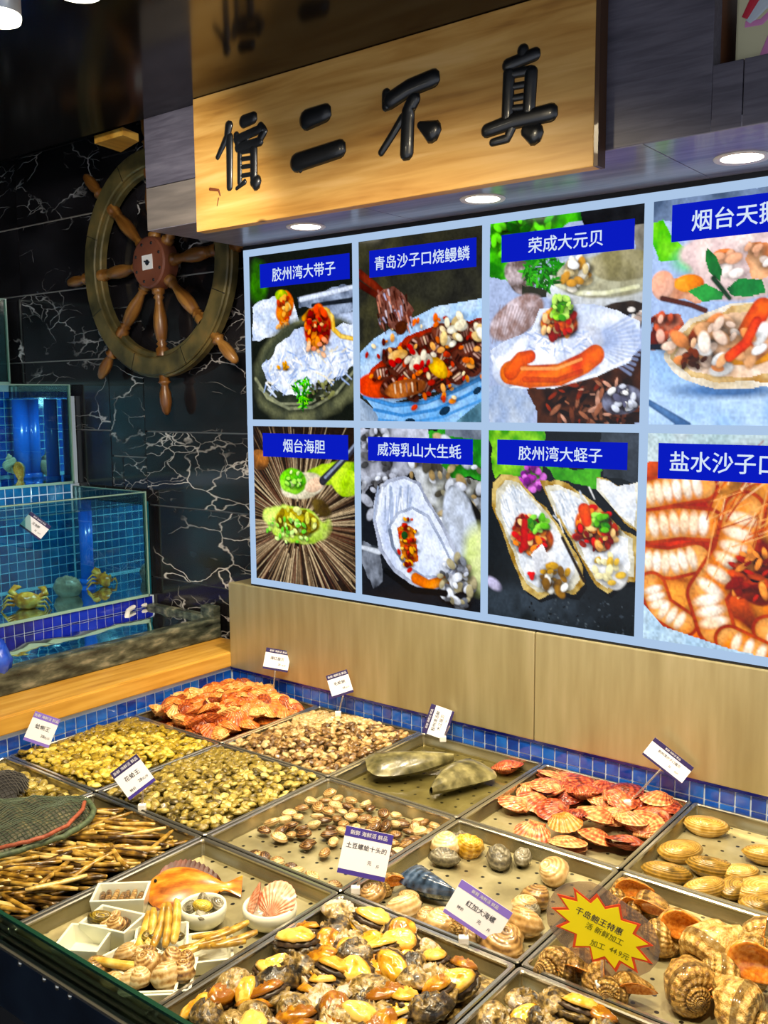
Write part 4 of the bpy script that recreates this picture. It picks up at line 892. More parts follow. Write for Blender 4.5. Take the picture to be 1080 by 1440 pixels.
def whelk(S, turns=4.2, nseg=16, nt=64, spire=1.15, canal=.55, knob=.10, fat=.62):
    """coiled shell lying on its side, tip towards -x; returns shell and aperture meshes"""
    mb = MB(); uv = []; k = math.log(2.05)/(2*PI); tm = turns*2*PI
    last = None
    for i in range(nt+1):
        t = tm*i/nt; g = math.exp(k*(t-tm))            # grows to 1
        d = .40*S*g; s = .36*S*g; ax = spire*S*(1-g)*.9
        cx, cy = d*math.cos(t), d*math.sin(t)
        er = Vector((0, math.cos(t), math.sin(t))); ex = Vector((1, 0, 0))
        c = Vector((-ax, cx, cy)); ring = []
        for m in range(nseg):
            a = 2*PI*m/nseg; ca, sa = math.cos(a), math.sin(a)
            rr = s*(1+knob*math.cos(7*t)*max(0, math.cos(a-.9))**4)
            out = rr*ca*(fat/.62); along = rr*sa*1.15
            if sa > 0: along *= 1+canal*(i/nt)**6*1.7; out *= 1-.35*sa*(i/nt)**6
            ring.append(c+er*out+ex*along)
        for p in ring: mb.v.append(tuple(p))
        uv += [(m/nseg, t/6) for m in range(nseg)]
        last = ring
    for i in range(nt):
        for m in range(nseg):
            m2 = (m+1) % nseg; mb.f.append((i*nseg+m, i*nseg+m2, (i+1)*nseg+m2, (i+1)*nseg+m))
    mb.f.append(tuple(range(nseg))); mb.mi = [0]*len(mb.f); mb.uv = uv
    ap = MB(); cen = sum(last, Vector())/nseg; tn = Vector((0, -math.sin(tm), math.cos(tm)))
    rings = [[cen+(p-cen)*f+tn*z for p in last] for f, z in ((1.0, 0), (1.05, .008*S), (.98, .02*S), (.84, .0), (.6, -.08*S), (.25, -.14*S))]
    for R_ in rings: ap.v += [tuple(p) for p in R_]
    for i in range(len(rings)-1):
        for m in range(nseg): m2 = (m+1) % nseg; ap.f.append((i*nseg+m, i*nseg+m2, (i+1)*nseg+m2, (i+1)*nseg+m))
    ap.f.append(tuple((len(rings)-1)*nseg+m for m in range(nseg))); ap.mi = [0]*len(ap.f); ap.uv = [(0, 0)]*len(ap.v)
    return mb, ap

SH = dict(
    yellow=shell('yellow_clam_shell', ['4e3e0c', '8c741a', 'b89a28', 'd2ba42', 'e2d278'], 6, wn=.45, wr=.16, rand=.75, nscale=90),
    olive=shell('olive_clam_shell', ['342a0c', '645420', '8e7a2e', 'b09a46', 'ccbc74'], 6, wn=.55, wr=.16, rand=.8, nscale=90),
    pink=shell('pink_clam_shell', ['3c2814', '6e4e28', '94703c', 'b49458', 'ccb488'], 6, wn=.6, wr=.12, rand=.9, nscale=100),
    brown=shell('brown_clam_shell', ['2c1a0a', '5c3c1c', '906a38', 'b8965c', 'd0b888'], 5, wn=.5, wr=.2, rand=.8, nscale=70),
    orange=shell('orange_scallop_shell', ['7c2e12', 'b4521e', 'd4742c', 'e09448', 'e6bc70'], 4, 13, .5, .10, .07, rand=1.0, nscale=40, bump=.5),
    red=shell('red_scallop_shell', ['4c140c', '842c18', 'ac4a28', 'cc7440', 'dca468'], 5, 13, .6, .14, .08, rand=.8, nscale=50, bump=.5),
    oval=shell('oval_clam_shell', ['4a3810', '7e621e', 'a88030', 'c49c48', 'd6bc7c'], 9, 0, .6, .14, rand=.4, nscale=30),
    pen=shell('pen_shell', ['24220f', '403c20', '5c5634', '7a734a', '989068'], 5, 0, .9, .06, .0, rand=.2, nscale=22, rough=.3),
    razor=shell('razor_shell', ['342209', '664814', '947024', 'b6923e', 'd2b672'], 3, 0, .6, .15, rand=.9, nscale=40),
    whelk=shell('whelk_shell', ['5a3c14', '8e6626', 'b88c3e', 'd0aa5e', 'e0c68c'], 20, 9, .9, .05, .05, rand=.3, nscale=9, rough=.4, bump=.9),
    mussel=shell('mussel_shell', ['0e0f14', '1c2634', '34465e', '5a6c88', '6e6c70'], 8, 0, .6, .12, rand=.1, nscale=25, rough=.2),
    tan=shell('tan_shell', ['5e4220', '94703c', 'b8945c', 'd0b482', 'e0cca4'], 6, 0, .4, .15, rand=.6, nscale=40),
    abalone=shell('abalone_shell', ['1a140a', '48381a', '7c6430', 'a88e54', 'b4a89c'], 2, 0, 1.0, .04, rand=.8, nscale=45, rough=.35, bump=.8, speck=.7),
    grey=shell('grey_shell', ['2a261c', '4e4836', '6e664e', '8a8470', 'a09c8c'], 5, 0, .8, .15, rand=.5, nscale=60, rough=.5),
)
FOOT = noisy('yellow_foot', ['8a5410', 'c0841a', 'd8a02c', 'e4bc5c'], 60, rough=.22, rand=.6, coat=.4, shift=True)
FRILL = noisy('dark_frill', ['1c140c', '3c2c1c', '5c4830'], 90, rough=.4, shift=True)
LIP = noisy('orange_lip', ['b85a14', 'e08420', 'eeaa4c'], 12, rough=.25, coat=.3)

def pm(mb, name, mat, smooth=True):
    m = mb.mesh(name, smooth); m.materials.append(mat); return m
def rnd(a, b): return random.uniform(a, b)
def put(name, me, loc, rot, s=1.0, label=None, cat=None, group=None):
    o = ob(name, me, None, loc=loc, rot=rot, scl=s); tag(o, label, cat, group); return o
def hfield(i, j, seed):
    """bumpy top of a heap within tray (i, j)"""
    return lambda x, y: .010*mnoise.noise(Vector((x*9+seed, y*9, seed)))
def heap(i, j, name, mat, label, cat, group, nx, ny, size, z, under, jit=.35, tilt=.45, margin=.017, fill=None, shapes=None, dome=.012, keep=None):
    protos = [pm(b, name, mat) for b in shapes]
    hf = hfield(i, j, i*3+j*7+1)
    w, d = TX-2*margin, yd_(j)-2*margin; cx, cy = (i+.5)*TX, yc(j)
    rest = []; cand = []
    for a in range(nx):
        for b in range(ny):
            u = (a+.5+(.25 if b % 2 else -.25)+rnd(-jit, jit))/nx; v = (b+.5+rnd(-jit, jit))/ny
            u = min(max(u, 0), 1); v = min(max(v, 0), 1)
            x, y = cx+(u-.5)*w, cy+(v-.5)*d
            if keep and not keep(x, y): continue
            dm = dome*(1-(2*u-1)**4)*(1-(2*v-1)**4)
            cand.append(((x-CAM[0])**2+(y-CAM[1])**2, (x, y, z+dm+hf(x, y)+rnd(-.002, .003)), (rnd(-tilt, tilt), rnd(-tilt, tilt), rnd(0, 2*PI)), rnd(.85, 1.15)))
    cand.sort(key=lambda c: c[0])
    for _, L_, R_, s_ in cand[:300]: put(name, random.choice(protos), L_, R_, s_, label, cat, group)
    rest = cand[300:]
    # hidden lower layers of the heap, as one mesh
    mb = MB(); uv = []
    src = shapes[0]; V0 = [Vector(p) for p in src.v]
    n2 = int(under)
    for k in range(n2):
        x, y = cx+rnd(-w/2, w/2), cy+rnd(-d/2, d/2)
        if keep and not keep(x, y): continue
        M_ = Matrix.Translation((x, y, z-size*.28+hf(x, y)+rnd(-.006, .0))) @ Matrix.Rotation(rnd(0, 6.3), 4, 'Z') @ Matrix.Rotation(rnd(-.5, .5), 4, 'X')
        off = len(mb.v); mb.v += [tuple(M_ @ p) for p in V0]; uv += src.uv; mb.f += [tuple(q+off for q in f) for f in src.f]
    for _, L_, R_, s_ in rest:
        M_ = Matrix.LocRotScale(Vector(L_), Matrix.Rotation(R_[2], 3, 'Z') @ Matrix.Rotation(R_[0], 3, 'X') @ Matrix.Rotation(R_[1], 3, 'Y'), Vector((s_,)*3))
        off = len(mb.v); mb.v += [tuple(M_ @ p) for p in V0]; uv += src.uv; mb.f += [tuple(q+off for q in f) for f in src.f]
    mb.mi = [0]*len(mb.f); mb.uv = uv
    o = ob(name+'_layer', mb.mesh(name+'_layer', True), mat); stuff(o, 'farther and lower layers of '+fill, cat)
    fl = MB().box(cx-w/2+.012, cx+w/2-.012, cy-d/2+.012, cy+d/2-.012, FZ+.001, z-size*.42-.006)
    # closed bed below so that no light leaks through the heap
    if not keep: ob('bed', fl, mat, o)

clamA = lambda s: [bivalve(s*1.22, s*.86, s*.46, 14, 4, -.28, .1, seed=k) for k in range(2)]
heap(0, 1, 'yellow_clam', SH['yellow'], 'small pale yellow clam in the heaped tray beside the wooden ledge', 'clam', 'yellow clams by the ledge', 20, 20, .022, TZ-.002, 260, fill='pale yellow clams', shapes=clamA(.0215), tilt=.4)
heap(1, 1, 'olive_clam', SH['olive'], 'small olive yellow clam in the full middle tray', 'clam', 'olive yellow clams in the middle tray', 20, 20, .022, TZ-.003, 260, fill='olive yellow clams', shapes=clamA(.0215), tilt=.4)
heap(1, 0, 'pink_clam', SH['pink'], 'tiny pinkish brown clam in the tray below the backsplash', 'clam', 'pinkish brown clams', 20, 20, .021, TZ-.005, 260, fill='pinkish brown clams', shapes=clamA(.0205), tilt=.4)
scO = [scallop(.062, .030, seed=k) for k in range(2)]
heap(0, 0, 'orange_scallop', SH['orange'], 'orange ribbed scallop heaped in the corner tray', 'scallop', 'orange scallops in the corner', 10, 10, .045, TZ+.004, 60, jit=.4, tilt=.6, margin=.036, fill='orange scallops', shapes=scO, dome=.035)

# razor clams
def razor(L, w, t, bend):
    mb = MB(); n = 10; uv = []; k = 9
    for i in range(k+1):
        u = i/k; s = 1-.35*abs(2*u-1)**6
        for m in range(n):
            a = 2*PI*m/n; ca, sa = math.cos(a), math.sin(a)
            x = (u-.5)*L; y = w/2*math.copysign(abs(ca)**.7, ca)*s+bend*(4*(u-.5)**2); z = t/2*math.copysign(abs(sa)**.8, sa)*s
            mb.v.append((x, y, z)); uv.append((m/n, u))
    for i in range(k):
        for m in range(n): m2 = (m+1) % n; mb.f.append((i*n+m, (i+1)*n+m, (i+1)*n+m2, i*n+m2))
    mb.f += [tuple(range(n)), tuple(k*n+m for m in range(n))[::-1]]; mb.mi = [0]*len(mb.f); mb.uv = uv; return mb
rz = [pm(razor(L, .0100, .0075, b), 'razor_clam', SH['razor']) for L, b in ((.105, .004), (.098, -.004), (.112, .002))]
for k in range(290):
    x, y = TX+rnd(.045, TX-.045), YE[2]-rnd(.035, .39)
    lay = k//100
    ang = random.gauss(.62, .26) if random.random() < .85 else rnd(0, PI)
    x = min(max(x, TX+.02+.05*abs(math.cos(ang))), 2*TX-.02-.05*abs(math.cos(ang))); y = min(max(y, YE[3]+.02+.05*abs(math.sin(ang))), -2*TY-.02-.05*abs(math.sin(ang)))
    put('razor_clam', rz[k % 3], (x, y, TZ-.022+.010*lay+rnd(-.003, .004)), (rnd(-.4, .4), rnd(-.10, .10), ang), rnd(.9, 1.1), 'long brown razor clam lying in the left front tray', 'razor clam', 'razor clams in the tray')
o = ob('razor_clam_bed', bx(TX+.02, 2*TX-.02, YE[3]+.02, YE[2]-.02, FZ+.001, TZ-.026), SH['razor']); stuff(o, 'lower layers of razor clams', 'razor clam')
# yellowish clams showing in the net tray
heap(0, 2, 'buff_clam', SH['olive'], 'buff clam lying beside the dark net bags at the left edge', 'clam', 'buff clams by the nets', 13, 15, .027, TZ-.016, 120, fill='buff clams', shapes=clamA(.028))

# single shells placed where they lie: (px, py, kind, size, yaw, tilt, label)
def at(px, py, z, tr=None, m=.04):
    p = onz(px, py, z); x, y = p[0], p[1]
    if tr:      # keep the thing within its tray
        x = min(max(x, tr[0]*TX+m), (tr[0]+1)*TX-m); y = min(max(y, YE[tr[1]+1]+m), YE[tr[1]]-m)
    return (x, y, z)
scR = [pm(scallop(.080, .032, 13, seed=k), 'red_scallop', SH['red']) for k in range(2)]
scR2 = [pm(scallop(.080, .026, 13, seed=k, gape=.12), 'red_scallop', SH['red']) for k in range(1)]
RS = [(725,1070),(752,1088),(778,1082),(808,1086),(830,1100),(858,1098),(884,1108),(902,1104),(928,1120),(944,1132),(735,1110),(718,1128),(752,1128),(770,1108),(798,1118),(822,1112),(846,1128),(872,1124),(898,1130),(918,1146),
      (795,1157),(748,1172),(790,1195),(838,1178),(812,1146),(862,1148),(888,1152),(908,1162),(880,1186),(838,1146),(776,1138)]
for k, (px, py) in enumerate(RS):
    z = FZ+.017+(.014 if k in (6, 8, 13, 15, 17, 20, 24, 26, 29) else 0)
    lb = 'red brown ribbed scallop in the tray below the steel backsplash'; gp = 'red scallops'
    if k == 20: lb = 'brightest orange scallop standing out among the red scallops'
    if k == 0: lb, gp = 'orange scallop alone at the edge of the pen shell tray', 'red scallops'
    if k == 21: lb = 'front left scallop lying apart on the red scallop tray floor'
    o = put('red_scallop', random.choice(scR+scR2), at(px, py, z, (3, 0) if k else (2, 0), .045), (rnd(-.3, .3), rnd(-.3, .3), rnd(0, 6.3)), rnd(.85, 1.02), lb, 'scallop', gp)
    if k == 20:
        m2 = o.data.copy(); m2.materials.clear(); m2.materials.append(shell('bright_orange_shell', ['c84a10', 'e86a1c', 'f08838', 'f4a860'], 5, 13, .4, .12, .05, rand=0, nscale=50, bump=.5)); o.data = m2
ov = [pm(bivalve(.092, .062, .032, 28, 6, -.30, .14, seed=k), 'oval_clam', SH['oval']) for k in range(2)]
OV = [(993,1160,.2),(938,1190,.75),(938,1226,.35),(1000,1218,.25),(985,1254,.95),(1030,1248,1.5),(1066,1250,.8),(1076,1200,.6),(1040,1226,.5),(1060,1290,.7)]
ol = ['beside the mosaic rim', 'nearest the red scallop tray', 'lying in front with green growth rings', 'in the middle of the clam tray', 'close to the front rim of the clam tray', 'small and mottled between two larger clams', 'large and pale at the right edge', 'upper clam cut off by the right edge', 'half hidden between the middle clams', 'lowest at the right edge']
for k, (px, py, a) in enumerate(OV):
    put('oval_clam', ov[k % 2], at(px, py, FZ+.016, (4, 0), .05), (rnd(-.15, .15), rnd(-.12, .12), YAW+a-.6), [1, .98, 1.02, 1.0, .95, .75, 1.1, .95, .8, .9][k], 'large oval yellow clam '+ol[k], 'clam', 'large oval clams')
# small brown clams scattered
bc = [pm(b, 'brown_clam', SH['brown']) for b in clamA(.030)]
BC = []
while len(BC) < 62:     # band along the far and left rims
    t_ = random.random()
    if t_ < .55: x, y = 2*TX+rnd(.03, TX-.03), -TY-.03-abs(random.gauss(0, .055))
    else: x, y = 2*TX+.035+abs(random.gauss(0, .05)), -TY-rnd(.03, .26)
    _tries = globals().get('_tries', 0)+1
    if min([math.hypot(x-a, y-b) for a, b in BC]+[9]) > (.0255 if _tries < 4000 else .018): BC.append((x, y))
for px, py in ((436,1187),(352,1205),(378,1222),(392,1230),(415,1228),(420,1246),(457,1256),(362,1212),(388,1212),(345,1215),(510,1205),(560,1200),(575,1185),(590,1170),(545,1180),(600,1155),(565,1160)):
    p = onz(px, py, FZ+.01); BC.append((p[0], p[1]))
for k, (x, y) in enumerate(BC):
    x = min(max(x, 2*TX+.03), 3*TX-.03); y = max(min(y, -TY-.03), -2*TY+.03)
    lb = 'small brown clam scattered in the half empty perforated tray' if k != 62 else 'single brown clam alone in the middle of the perforated tray'
    put('brown_clam', bc[k % 2], (x, y, FZ+.0115), (rnd(-.4, .4), rnd(-.4, .4), rnd(0, 6.3)), rnd(.8, 1.1), lb, 'clam', 'small brown clams')

# pen shells in water
def pen(L, w, T):
    mb = MB(); uv = []; nu, nv = 18, 12
    for side in (1, -1):
        b = len(mb.v)
        for i in range(nu+1):
            u = i/nu; hw = w/2*(.10+.90*math.sin(min(1, u*1.12)*PI/2)**.9)*(1 if u < .86 else math.sqrt(max(0, 1-((u-.86)/.16)**2)))
            for j in range(nv+1):
                v = -1+2*j/nv; h = T/2*(1-v*v)**.7*(.3+.7*math.sin(PI*min(1, u*.9+.08)))*(1 if u < .9 else (1-u)/.1*.9+.1)
                mb.v.append(((u-.5)*L, v*hw+.014*math.sin(u*2.6), side*h*(1+.03*math.cos(v*22)))); uv.append((j/nv, u))
        for i in range(nu):
            for j in range(nv):
                a = b+i*(nv+1)+j; f = (a, a+nv+1, a+nv+2, a+1); mb.f.append(f if side == 1 else f[::-1])
    mb.mi = [0]*len(mb.f); mb.uv = uv; return mb
pn = pm(pen(.225, .115, .05), 'pen_shell', SH['pen'])
p0, p1 = at(640, 1068, FZ+.03), at(512, 1075, FZ+.03)
def lay(name, me, pa, pb, z, tilt, label, cat, s=1.0, group=None):
    a = math.atan2(pb[1]-pa[1], pb[0]-pa[0]); return put(name, me, ((pa[0]+pb[0])/2, (pa[1]+pb[1])/2, z), (tilt, 0, a), s, label, cat, group)
lay('pen_shell', pn, p0, p1, FZ+.034, -.15, 'big olive brown pen shell at the back of the water tray', 'pen shell', .92, 'pen shells')
lay('pen_shell', pn, at(592, 1122, FZ+.02), at(700, 1078, FZ+.02), FZ+.026, .2, 'big pale olive pen shell lying in front in the water tray', 'pen shell', .85, 'pen shells')
wv = MB(); n = 24
for i in range(n+1):
    for j in range(n+1):
        x, y = 2*TX+.013+(TX-.026)*i/n, -.013-(TY-.026)*j/n
        wv.v.append((x, y, TZ-.022+.0016*mnoise.noise(Vector((x*30, y*30, 3)))))
for i in range(n):
    for j in range(n): a = i*(n+1)+j; wv.f.append((a, a+1, a+n+2, a+n+1)); wv.mi.append(0)
o = ob('tray_water', wv.mesh('tray_water', True, fixn=True), MT['tray_water']); stuff(o, 'shallow clear water in the pen shell tray', 'water')

# mixed shell tray
tn = [pm(bivalve(.058, .048, .036, 18, 5, -.28, .1, seed=k), 'tan_clam', SH['tan']) for k in range(2)]
MX = [(600,1180,1.1,'tan clam by the back rim of the mixed shell tray'),(780,1226,1.15,'pale tan clam at the right rim behind the yellow star card'),(752,1262,1.05,'pale clam with brown mouth left of the yellow star card'),(560,1282,1.15,'white and yellow striped clam below the large blue mussel'),
      (602,1292,.8,'small pale clam left of the purple price card'),(608,1310,1.1,'yellow tan clam at the lower left rim of the mixed tray'),(740,1298,1.25,'round tan clam just right of the purple price card'),(716,1318,1.0,'rounded tan clam under the right corner of the purple card'),(692,1344,1.3,'large cream clam in the front corner of the mixed tray'),
      (718,1340,.7,'small orange clam in the front corner of the mixed tray'),(738,1272,.9,'thin tan clam above the purple card corner'),(575,1262,.7,'small buff clam beside the large blue mussel'),(650,1330,.9,'tan clam at the front rim below the purple card'),(520,1262,.9,'tan clam at the left rim of the mixed tray'),(545,1290,.8,'buff clam at the lower left of the mixed tray')]
for k, (px, py, s, lb) in enumerate(MX):
    put('tan_clam', tn[k % 2], at(px, py, FZ+.018, (3, 1), .036), (rnd(-.35, .35), rnd(-.35, .35), rnd(0, 6.3)), s, lb, 'clam', 'mixed tray clams')
cone = pm(bivalve(.060, .052, .040, 20, 5, -.35, .2, 10, .03, seed=4), 'ribbed_shell', shell('ribbed_yellow', ['9a6a14', 'c8921c', 'e0b03a', 'ecd080'], 6, 10, .4, .2, .2, rand=0, nscale=80))
put('ribbed_shell', cone, at(660, 1188, FZ+.02), (.2, .2, .5), 1, 'golden ribbed shell at the back of the mixed tray', 'shell')
gr = [pm(bivalve(.075, .05, .034, 16, 5, -.1, .1, bumpy=.25, seed=k), 'rough_shell', SH['grey']) for k in range(3)]
for px, py, s, lb in ((702,1206,1,'grey green rough shell near the red scallop tray'),(735,1205,.7,'small dark rough shell beside the grey green one'),(625,1206,.85,'dark brown rough shell behind the blue mussel'),(745,1282,.7,'greenish rough shell under the yellow star card'),(590,1165,.9,'grey rough shell behind the white card with blue header')):
    put('rough_shell', random.choice(gr), at(px, py, FZ+.015, (3, 1), .04), (rnd(-.2, .2), rnd(-.2, .2), rnd(0, 6)), s, lb, 'shell', 'rough shells')
mus = pm(pen(.125, .062, .044), 'blue_mussel', SH['mussel'])
lay('blue_mussel', mus, at(648, 1268, FZ+.02), at(572, 1222, FZ+.02), FZ+.026, -.1, 'large shiny blue black mussel in the mixed shell tray', 'mussel')
# whelks
WK = []
for k, (sp_, ca, kn) in enumerate(((1.0, .6, .10), (1.25, .4, .14), (.8, .7, .06))):
    a, b = whelk(1.0, spire=sp_, canal=ca, knob=kn); WK.append((pm(a, 'whelk_shell', SH['whelk']), pm(b, 'lip', LIP)))
def whelk_at(px, py, S, rot, lb, kind=0, z=None, group='whelks in the right tray', tr=(4, 1)):
    z = FZ+S*.40 if z is None else z
    e = empty('whelk', at(px, py, z, tr, .045), rot); e.scale = (S,)*3; tag(e, lb, 'whelk', group)
    ob('whelk_shell', WK[kind][0], None, e); ob('lip', WK[kind][1], None, e)
WH = [(950,1322,.066,(.3,.2,.4),'yellow brown knobbly whelk just right of the yellow star card',0),(1012,1330,.086,(2.2,-.5,1.0),'largest whelk with its orange lip pointing up at the right',1),(965,1392,.064,(1.4,.1,2.4),'round whelk with dark open mouth in front of the largest whelk',2),
      (1050,1382,.08,(.2,.2,.3),'orange brown whelk at the right edge behind the orange mouthed one',0),(1025,1425,.078,(1.9,.0,2.9),'whelk with wide orange mouth at the bottom right',1),(875,1262,.05,(.4,.1,.6),'small golden whelk against the rim above the yellow star card',2),
      (912,1285,.055,(.9,.1,.1),'buff whelk behind the yellow star card',0),(880,1290,.045,(.2,.1,1.1),'small pinkish whelk half hidden by the yellow star card',1),(745,1392,.048,(1.6,.2,1.2),'whelk with cream lip at the left rim of the whelk tray',1),(785,1398,.055,(1.2,.3,.4),'orange whelk below the yellow star card',2),
      (835,1400,.055,(.2,.1,2.0),'yellow whelk at the front rim below the yellow star card',0),(870,1410,.045,(.9,.3,.8),'small dark whelk at the front rim of the whelk tray',2),(1072,1330,.06,(.4,.2,1.8),'pale whelk cut off by the right edge',2)]
for px, py, S, rot, lb, kd in WH: whelk_at(px, py, S, rot, lb, kd)
for px, py, S, rot, lb, kd in ((650,1312,.042,(.4,.2,1.2),'small yellow whelk under the purple price card',0),(672,1330,.042,(1.4,.2,2.6),'small whelk with dark mouth below the purple card',2),(640,1300,.036,(.9,.1,.4),'tiny dark whelk at the clip of the purple card',1),(690,1310,.038,(.2,.1,2.0),'small golden whelk hidden below the purple card',0),(530,1240,.036,(.6,.2,1.0),'small whelk below the white card with blue header',0)):
    whelk_at(px, py, S, rot, lb, kd, group='small whelks in the mixed tray', tr=(3, 1))

# abalones
def dome_shell(seed): return bivalve(.072, .052, .036, 22, 6, -.15, .2, bumpy=.30, seed=seed, bottom=.35)
AB = [pm(dome_shell(k), 'abalone_shell', SH['abalone']) for k in range(4)]
FT = [pm(bivalve(.060, .040, .017, 14, 5, 0, .2, 3, .06, bumpy=.45, seed=k, bottom=.3), 'foot', FOOT) for k in range(5)]
FRI = [pm(bivalve(.066, .047, .012, 26, 4, 0, .1, 13, .05, bumpy=.3, seed=k), 'frill', FRILL) for k in range(2)]
def abalone(x, y, z, rot, s, up, lb, gp):
    e = empty('abalone', (x, y, z), rot); e.scale = (s,)*3; tag(e, lb, 'abalone', gp)
    if up: ob('abalone_shell', random.choice(AB), None, e)
    else:
        ob('abalone_shell', random.choice(AB), None, e, rot=(PI, 0, 0)); ob('frill', random.choice(FRI), None, e, loc=(0, 0, .006)); ob('foot', random.choice(FT), None, e, loc=(0, 0, .012))
def ab_heap(i, j, nx, ny, prob, s, z, lu, ld, gp):
    for a in range(nx):
        for b in range(ny):
            x = (i+.5)*TX+((a+.5+rnd(-.35, .35)+(.3 if b % 2 else -.2))/nx-.5)*(TX-.075); y = yc(j)+((b+.5+rnd(-.35, .35))/ny-.5)*(yd_(j)-.075)
            up = random.random() > prob; tl = .6
            abalone(x, y, z+rnd(0, .016)+.012*mnoise.noise(Vector((x*9, y*9, 0))), (rnd(-tl, tl), rnd(-tl, tl)*.8, rnd(0, 6.3)), s*rnd(.85, 1.12), up, lu if up else ld, gp)
ab_heap(3, 2, 8, 9, .5, 1.05, TZ-.012, 'knobbly grey brown abalone shell in the front heap', 'upturned abalone showing its yellow orange foot in the front heap', 'abalones in the front tray')
stuff(ob('abalone_bed', bx(3*TX+.022, 4*TX-.022, YE[3]+.022, YE[2]-.022, FZ+.001, TZ-.028), SH['abalone']), 'lower layers of abalones', 'abalone')
ab_heap(4, 2, 8, 9, .3, .95, TZ-.016, 'dark grey shell heaped in the bottom right tray', 'yellow footed shell heaped in the bottom right tray', 'shells in the bottom right tray')
stuff(ob('shell_bed', bx(4*TX+.022, 5*TX-.022, YE[3]+.022, YE[2]-.022, FZ+.001, TZ-.03), SH['abalone']), 'lower layers of grey shells', 'shells')

# ================================================================== sample dishes
def box_dish(px, py, z, w, d, h, ang, lb):
    p = at(px, py, z, (2, 2), .06); e = empty('square_dish', p, (0, 0, ang)); tag(e, lb, 'dish', 'white sample dishes')
    mb = MB(); t = .0045; o_ = [(w/2, d/2, h), (w/2-t, d/2-t, h), (w/2-t-.004, d/2-t-.004, .006)]
    def lp(a, b, zz): return [(-a, -b, zz), (a, -b, zz), (a, b, zz), (-a, b, zz)]
    L = [lp(w/2-.005, d/2-.005, 0), lp(w/2, d/2, h), lp(w/2-t, d/2-t, h), lp(w/2-t-.005, d/2-t-.005, .006)]
    for q in L: mb.v += q
    for i in range(3):
        for k in range(4): mb.f.append((i*4+k, i*4+(k+1) % 4, i*4+4+(k+1) % 4, i*4+4+k))
    mb.f += [(3, 2, 1, 0), (12, 13, 14, 15)]; mb.mi = [0]*len(mb.f)
    ob('dish_body', mb.mesh('dish_body', bevel=.0012), MT['porcelain'], e); return e, Matrix.Translation(p) @ Matrix.Rotation(ang, 4, 'Z')
def inside(M_, name, me, n, sx, sy, z, lb, cat, gp, s=1.0, tilt=.4, yaw=None):
    for k in range(n):
        q = M_ @ Vector((rnd(-sx, sx), rnd(-sy, sy), z+rnd(0, .008)))
        put(name, me if not isinstance(me, list) else random.choice(me), q, (rnd(-tilt, tilt), rnd(-tilt, tilt), rnd(0, 6.3) if yaw is None else M_.to_euler().z+yaw+rnd(-.15, .15)), s*rnd(.85, 1.1), lb, cat, gp)
DZ = FZ+.0015
smr = pm(razor(.055, .012, .010, .001), 'short_razor', SH['pink']); lgr = pm(razor(.09, .014, .011, .003), 'sample_razor', shell('golden_razor', ['7a5818', 'a88028', 'cca440', 'e0c470'], 3, 0, .5, .15, rand=.6, nscale=40))
e, M_ = box_dish(164, 1277, DZ, .092, .064, .036, .72, 'white square dish of small brown razor shells at the tray rim')
for k in range(7):
    q = M_ @ Vector((-.032+.0105*k, rnd(-.003, .003), .020+rnd(0, .006))); put('short_razor', smr, q, (rnd(-.3, .3), 0, .72+PI/2+rnd(-.15, .15)), .85, 'short brown razor shell in the rearmost square dish', 'razor clam', 'short razors in a dish')
e, M_ = box_dish(160, 1322, DZ, .088, .062, .038, .30, 'white square dish with yellow and dark clams near the glass')
inside(M_, 'dish_clam', pm(bivalve(.045, .032, .022, 16, 4, -.3, .1, seed=3), 'dish_clam', SH['brown']), 4, .022, .012, .024, 'brown clam in the square dish near the glass', 'clam', 'clams in the square dish', .95)
put('dish_clam', pm(bivalve(.046, .026, .02, 16, 4, -.3, .1, seed=3), 'dish_clam', SH['yellow']), M_ @ Vector((-.022, 0, .036)), (.3, .2, .9), 1, 'yellow clam at the left of the square dish near the glass', 'clam')
e, M_ = box_dish(108, 1352, DZ, .075, .075, .034, .55, 'empty white dish seen through the glass guard')
e, M_ = box_dish(228, 1340, DZ, .085, .085, .026, .85, 'white dish of upright golden razor clams')
for k in range(5): put('sample_razor', lgr, M_ @ Vector((-.028+.013*k, .008+rnd(-.006, .006), .030+.004*k)), (.2*k, -.25, .85+PI/2-.15+rnd(-.12, .12)), 1, 'golden razor clam propped in the middle dish', 'razor clam', 'razors in the middle dish')
inside(M_, 'dish_cockle', pm(bivalve(.024, .02, .014, 12, 4, -.3, .1), 'dish_cockle', SH['olive']), 10, .03, .022, .024, 'tiny golden cockle beside the razor clams in the middle dish', 'clam', 'cockles in the middle dish')
e, M_ = box_dish(298, 1352, DZ, .075, .085, .024, .85, 'white dish of pale siphon clams beside the abalone tray')
for k in range(7): put('sample_razor', lgr, M_ @ Vector((-.02+.010*k, rnd(-.02, .02), .026+.002*k)), (rnd(-.4, .4), -.1, .85+.25+rnd(-.5, .3)), .82, 'golden razor clam spilling from the dish by the abalones', 'razor clam', 'razors by the abalones')
e, M_ = box_dish(190, 1368, DZ, .085, .075, .026, -.05, 'white dish of pink clams close behind the glass edge')
inside(M_, 'dish_shell', [pm(bivalve(.048, .036, .026, 16, 4, -.3, .1, seed=7), 'dish_shell', SH['tan'])], 5, .022, .016, .028, 'pinkish tan clam in the dish behind the glass edge', 'clam', 'clams behind the glass edge')
put('sample_razor', lgr, M_ @ Vector((.01, -.03, .032)), (0, 0, .45), 1.05, 'golden razor clam across the dish behind the glass edge', 'razor clam')
e, M_ = box_dish(240, 1402, DZ, .105, .085, .026, .72, 'white dish of round cockles at the front corner')
cok = [pm(bivalve(.044, .038, .034, 20, 5, -.25, .05, 12, .012), 'round_cockle', SH['brown'])]
